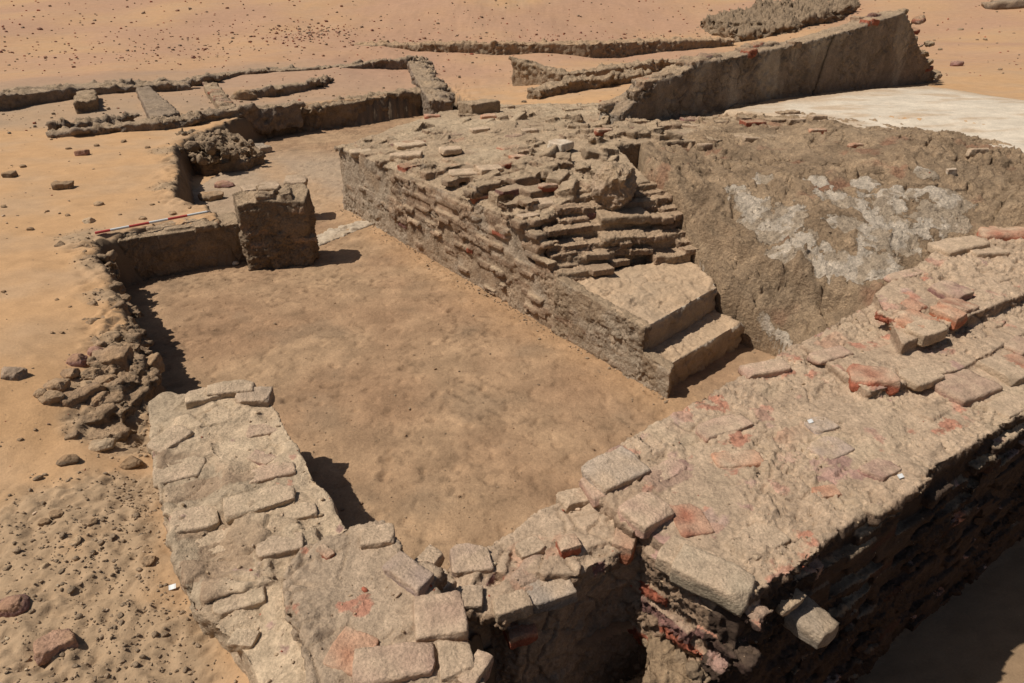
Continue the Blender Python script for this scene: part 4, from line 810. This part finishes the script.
Lb('stone', 102, 448, 32, 16, 5, np.array([.40, .31, .21]), 508, 'rounded pale stone in the gap just left of the pale wall', 'stone', 'stone', .3)
Lb('stone', 67, 462, 24, 12, 25, C_EARTH*.8, 509, 'dark stone on the brown earth, left of two', 'stone', 'stone', .3)
Lb('stone', 131, 465, 22, 14, 10, C_EARTH*.85, 510, 'dark stone on the brown earth beside the pale wall', 'stone', 'stone', .3)
Lb('stone', 955, 66, 13, 9, 5, PU, 511, 'dark reddish stone alone on the sand right of the tallest back wall', 'stone', 'stone', .15)
Lb('stone', 246, 99, 26, 13, 0, C_MUD*.95, 512, 'round pot-like stone beside the reddish brick partition', 'stone', 'stone', .25, hh=.9)
Lb('stone', 225, 187, 22, 10, 0, PU*1.2, 513, 'reddish stone just left of the pier top', 'stone', 'stone', .2)
Lb('stone', 212, 199, 26, 13, 15, C_MUD*1.15, 514, 'tan stone between the measuring pole and the pier', 'stone', 'stone', .2)
Lb('stone', 235, 264, 8, 5, 0, C_PLAS*1.2, 515, 'small white stone on the floor beside the foot of the pier', 'stone', 'stone', .3, dustf=.1)
Lb('wall_fragment', 1006, 7, 44, 12, -12, C_GREY*.8, 517, 'fragment of dark wall at the very top right corner', 'wall fragment', 'brick', .3)
cl = [(51, 400, 24, 14, 10, 'pale rounded stone at the lower left end of the stone pile'), (60, 387, 24, 14, 0, 'rounded stone second from the lower left end of the stone pile'), (83, 398, 16, 34, -25, 'long upright slab at the front of the stone pile'), (77, 362, 22, 14, 20, 'purplish stone at the upper left of the stone pile'),
      (92, 376, 18, 16, 0, 'round stone in the middle of the stone pile'), (106, 384, 24, 18, 15, 'blocky stone right of the middle of the stone pile'), (114, 363, 36, 20, 10, 'largest block at the top of the stone pile'), (98, 352, 16, 10, 20, 'small stone at the very top of the stone pile'), (145, 369, 30, 19, 5, 'square-cut block set apart at the right of the stone pile'),
      (97, 402, 22, 16, 10, 'pale stone at the lower right of the stone pile'), (70, 375, 16, 12, 0, 'small grey stone inside the stone pile'), (124, 388, 18, 14, 30, 'small dark stone at the right foot of the stone pile'), (42, 395, 14, 10, 0, 'smallest stone at the far left of the stone pile')]
for i, (px, py, w, h, r, lab) in enumerate(cl):
    c = [np.array([.33, .235, .15]), np.array([.36, .255, .165]), np.array([.29, .2, .13]), PU*1.05][i % 4]
    Lb('stone', px, py, w, h, r, c, 530+i*1.7, lab, 'stone', 'stone' if i not in (2, 6, 8) else 'brick', .42, 'stones piled on the sand bank', hh=.95)
for i, (px, py, w, lab) in enumerate([(44, 523, 13, 'small dark clod left of the pale pebble on the brown earth'), (57, 515, 14, 'dark clod uppermost of those on the brown earth'), (76, 542, 13, 'pale pebble on the brown earth left of the pale wall'), (90, 524, 15, 'dark lump of earth right of the smaller dark clods'), (150, 561, 16, 'brown clod close to the edge of the pale wall'), (44, 568, 12, 'thin pale stone in the middle of the brown earth'), (89, 222, 14, 'stone under the left end of the measuring pole'), (173, 214, 10, 'small stone behind the middle of the measuring pole'), (143, 219, 10, 'small dusty stone behind the left half of the measuring pole'), (98, 205, 12, 'dusty stone on the sand left of the measuring pole')]):
    Lb('stone', px, py, w, w*.6, 20*i, [C_EARTH, C_EARTH, C_PALE, C_EARTH, C_EARTH*1.2, C_PALE, C_PALE, C_MUD, C_DUST, C_DUST][i], 560+i*1.3, lab, 'stone')
SMALLG = 'small stones strewn on the sand'
for i, (px, py, w) in enumerate([(69, 149, 6), (97, 146, 6), (124, 142, 6), (148, 148, 6), (23, 167, 7), (68, 216, 6), (30, 230, 7), (4, 207, 6), (47, 212, 5), (88, 125, 4), (52, 333, 5), (62, 333, 5), (4, 292, 5), (57, 300, 4), (70, 307, 4), (20, 440, 5), (35, 430, 4), (118, 400, 5), (190, 208, 5), (152, 205, 5), (120, 215, 4), (240, 170, 5), (255, 160, 6), (262, 128, 6), (270, 119, 7), (905, 66, 5), (940, 50, 5), (985, 40, 5), (1000, 70, 5), (960, 30, 6)]):
    Lb('pebble', px, py, w, w*.7, random.uniform(0, 180), C_MUD*.8*ucol(), 600+i*1.1, 'small dark pebble lying on the open sand', 'pebble', group=SMALLG)
# red brick crumbs far out on the slope: one mesh, many copies
protos = []
for k in range(6):
    V, F = rock_mesh((1, .75, .5), 700+k*3.1, 'stone', 5, .2, 3)
    c = [np.array([.30, .13, .08]), np.array([.33, .16, .10]), np.array([.27, .12, .09]), np.array([.24, .16, .11]), np.array([.36, .17, .11]), np.array([.22, .14, .10])][k]
    me = bpy.data.meshes.new('fragment'); me.from_pydata(V.tolist(), [], F); setcol(me, brickcol(c, V, 1., .3)); me.materials.append(M_STONE); me.polygons.foreach_set('use_smooth', [True]*len(me.polygons)); protos.append(me)
def far_spot(k):
    r = random.random()
    if r < .45:
        px = random.gauss(200, 150); py = 64-.04*px+random.gauss(0, 7)-abs(random.gauss(0, 14))
    elif r < .65: px = random.gauss(310, 22); py = random.gauss(33, 5)
    elif r < .8: px = random.uniform(340, 720); py = 38-.0*px+random.gauss(0, 3.5)
    else: px = random.uniform(0, 760); py = random.uniform(1, 62)
    return px, py
n = 0
while n < 240:
    px, py = far_spot(n)
    if not (0 < px < 760 and 1 < py < 72): continue
    p, _, d = at(px, py, [BG]); o = bpy.data.objects.new('brick_fragment', random.choice(protos)); S.collection.objects.link(o)
    k = random.uniform(1.6, 4.6)*d/FOC*.9; o.scale = (k, k, k); o.location = p+Vector((0, 0, .1*k)); o.rotation_euler = (random.uniform(-.3, .3), random.uniform(-.3, .3), random.uniform(0, 6.3))
    tag(o, 'small reddish brick fragment strewn over the far sand slope', 'brick fragment', 'brick fragments strewn over the far sand slope'); n += 1
def crumbs(name, spots, label, cat, mat=M_STONE, dust=.3):
    """many tiny lumps as one uncountable object: spots = (pos, size, colour)"""
    B, F0 = rock_mesh((1, .8, .6), 801.5, 'stone', 3, .22, 2.5); F0 = np.array(F0); Vs = []; Fs = []; Cs = []; nb = len(B)
    for i, (p, sz, c) in enumerate(spots):
        a = random.uniform(0, 6.28); ca, sa = math.cos(a), math.sin(a); q = B*np.array([random.uniform(.7, 1.3), random.uniform(.7, 1.2), random.uniform(.6, 1.3)])*sz
        q = q @ np.array([[ca, sa, 0], [-sa, ca, 0], [0, 0, 1]]); Vs.append(q+np.array(p)+np.array([0, 0, sz*.12])); Fs.append(F0+i*nb); Cs.append(np.repeat(np.asarray(c)[None]*ucol(), nb, 0))
    o = mesh_np(name, np.concatenate(Vs), np.concatenate(Fs), mat, np.concatenate(Cs)); tag(o, label, cat, kind='stuff'); return o
sp = []
while len(sp) < 1500:
    px, py = far_spot(0)
    if random.random() < .5: px = random.uniform(-50, 1070); py = random.uniform(-5, 80)
    if not (py < 78): continue
    h = hit_z([BG], px, py)
    if h: sp.append((h[0], random.uniform(.5, 2.0)*h[3]/FOC, random.choice((C_RED*.8, C_MUD*.7, C_MUD, C_RED))))
sp2 = []
while len(sp2) < 900:
    r = random.random()
    if r < .45: px = random.uniform(0, 460); py = 120-.09*px+random.gauss(0, 14)
    elif r < .75: px = random.uniform(430, 720); py = random.gauss(82, 16)
    else: px = random.uniform(680, 900); py = random.gauss(30, 14)
    h = hit_z([BG], px, py)
    if h and h[1].z > .5 and 1 < py < 140: sp2.append((h[0], min(.12, .010+random.expovariate(1/.018)), random.choice((C_MUD, C_MUD*.8, C_GREY, C_DUST*.9, C_RED*.9))))
crumbs('rubble', sp2, 'broken mud and brick rubble around the far low walls', 'rubble', M_MUD)
crumbs('far_gravel', sp, 'fine reddish grit over the far sand', 'gravel')
# crumbly clods on the brown earth patches
sp = []
tries = 0
while len(sp) < 3200 and tries < 60000:
    tries += 1
    c, r = random.choice(blobs); a = random.uniform(0, 6.28); q = np.asarray(c)+np.array([math.cos(a), math.sin(a)])*r*1.15*math.sqrt(random.random())
    if earth_mask(np.array([q[0]]), np.array([q[1]]))[0] < random.random()*.8: continue
    h = BG.ray_cast(Vector((q[0], q[1], 4)), Vector((0, 0, -1)))
    if h[0] and h[0].z > .25: sp.append((h[0], min(.04, .004+random.expovariate(1/.0055)), random.choice((C_EARTH*1.3, C_EARTH*1.5, C_MUD))))
crumbs('clods', sp, 'crumbled clods of brown earth', 'clods', M_MUD)
# crumbs and chips over walls, floor and banks
sp = []
for k in range(2600):
    px = random.uniform(0, 1024); py = random.uniform(100, 683); h = hit_z(ALL+[BBk], px, py)
    if not h or h[1].z < .35: continue
    onfloor = h[0].z < .05
    if onfloor and random.random() < .75: continue
    c = random.choice((C_MUD, C_MUD*.9, C_DUST, C_DUST*.9)) if not (h[0].z > .5 and random.random() < .2) else random.choice((C_RED, C_TOP*.9, C_TOP, C_PALE))
    sp.append((h[0], min(.028, .004+random.expovariate(1/.005))*(.6 if onfloor else 1)*max(1, h[3]/6), c))
crumbs('crumbs', sp, 'loose crumbs of earth and brick over the ruin', 'crumbs')
sp = []
for k in range(2600):
    px = random.uniform(130, 760); py = random.uniform(130, 570); h = hit_z(ALL+[BBk], px, py)
    if h and h[0].z < .06: sp.append((h[0], min(.026, .004+random.expovariate(1/.004)), random.choice((C_MUD, C_EARTH, C_FLOOR*1.1, C_FLOOR*.8, C_MUD*1.1))))
for k in range(900):     # dirt fallen along the foot of the long wall and the cross wall
    if random.random() < .75: q = PA+PE*random.uniform(0, LEN)+PO*abs(random.gauss(0, .09))
    else: q = fq0+fe*random.uniform(0, 1.2)-fn*abs(random.gauss(0, .08))
    sp.append((Vector((q[0], q[1], .008)), min(.03, .004+random.expovariate(1/.006)), random.choice((C_MUD, C_MUD*1.1, C_EARTH*1.2))))
crumbs('grit', sp, 'fine grit and crumbs over the room floor', 'grit')
# ================================================================ MEASURING POLE AND TAGS
pa, _, _ = at(95, 234.5, [BFw, BG]); pb, _, _ = at(207, 213.5, [BFw, BG])
za = max(pa.z, pb.z)+.025; pa = Vector(W(95, 233.0, za)); pb = Vector(W(207, 211.8, za)); ax = (pb-pa); Lp = ax.length; ax.normalize()
pole = empty('measuring_pole', pa); tag(pole, 'red and white banded measuring pole lying on the low cross wall', 'measuring pole')
q = Vector((0, 0, 1)).rotation_difference(ax)
def tube(name, t0, t1, r0, r1, mat):
    bm = bmesh.new(); bmesh.ops.create_cone(bm, cap_ends=True, segments=16, radius1=r0, radius2=r1, depth=t1-t0)
    bmesh.ops.translate(bm, verts=bm.verts, vec=(0, 0, (t0+t1)/2)); bmesh.ops.rotate(bm, verts=bm.verts, cent=(0, 0, 0), matrix=q.to_matrix())
    me = bpy.data.meshes.new(name); bm.to_mesh(me); bm.free(); me.materials.append(mat); o = bpy.data.objects.new(name, me); S.collection.objects.link(o); o.parent = pole; return o
cuts = [0, .125, .285, .46, .63, .81, 1.0]
for i in range(6):
    o = tube('band', cuts[i]*Lp, cuts[i+1]*Lp, .0135, .0135, M_RED if i % 2 == 0 else M_WHITE); o['label'] = ('red' if i % 2 == 0 else 'white')+' painted band of the pole'
tube('tip', Lp, Lp+.04, .0135, .003, M_STEEL)
for px, py, lab in [(810, 423, 'tiny white paper tag in the middle of the thick wall top'), (900, 478, 'tiny white paper tag on the outer edge of the thick wall'), (356, 523, 'tiny white paper tag at the far edge of the greyish brick wall'), (173, 589, 'tiny white paper tag at the left edge of the pale wall')]:
    p, n, d = at(px, py, [BN, BGr, BPa, BG]); bm = bmesh.new(); bmesh.ops.create_grid(bm, x_segments=4, y_segments=3, size=.5)
    for v in bm.verts: v.co.x *= .030; v.co.y *= .022; v.co.z = .004*math.sin(v.co.x*110)
    bmesh.ops.solidify(bm, geom=bm.faces[:], thickness=.001)
    me = bpy.data.meshes.new('paper_tag'); bm.to_mesh(me); bm.free(); me.materials.append(M_WHITE); o = bpy.data.objects.new('paper_tag', me); S.collection.objects.link(o); o.location = p+Vector((0, 0, .014)); o.rotation_euler = (.5, .1, .4); tag(o, lab, 'tag')
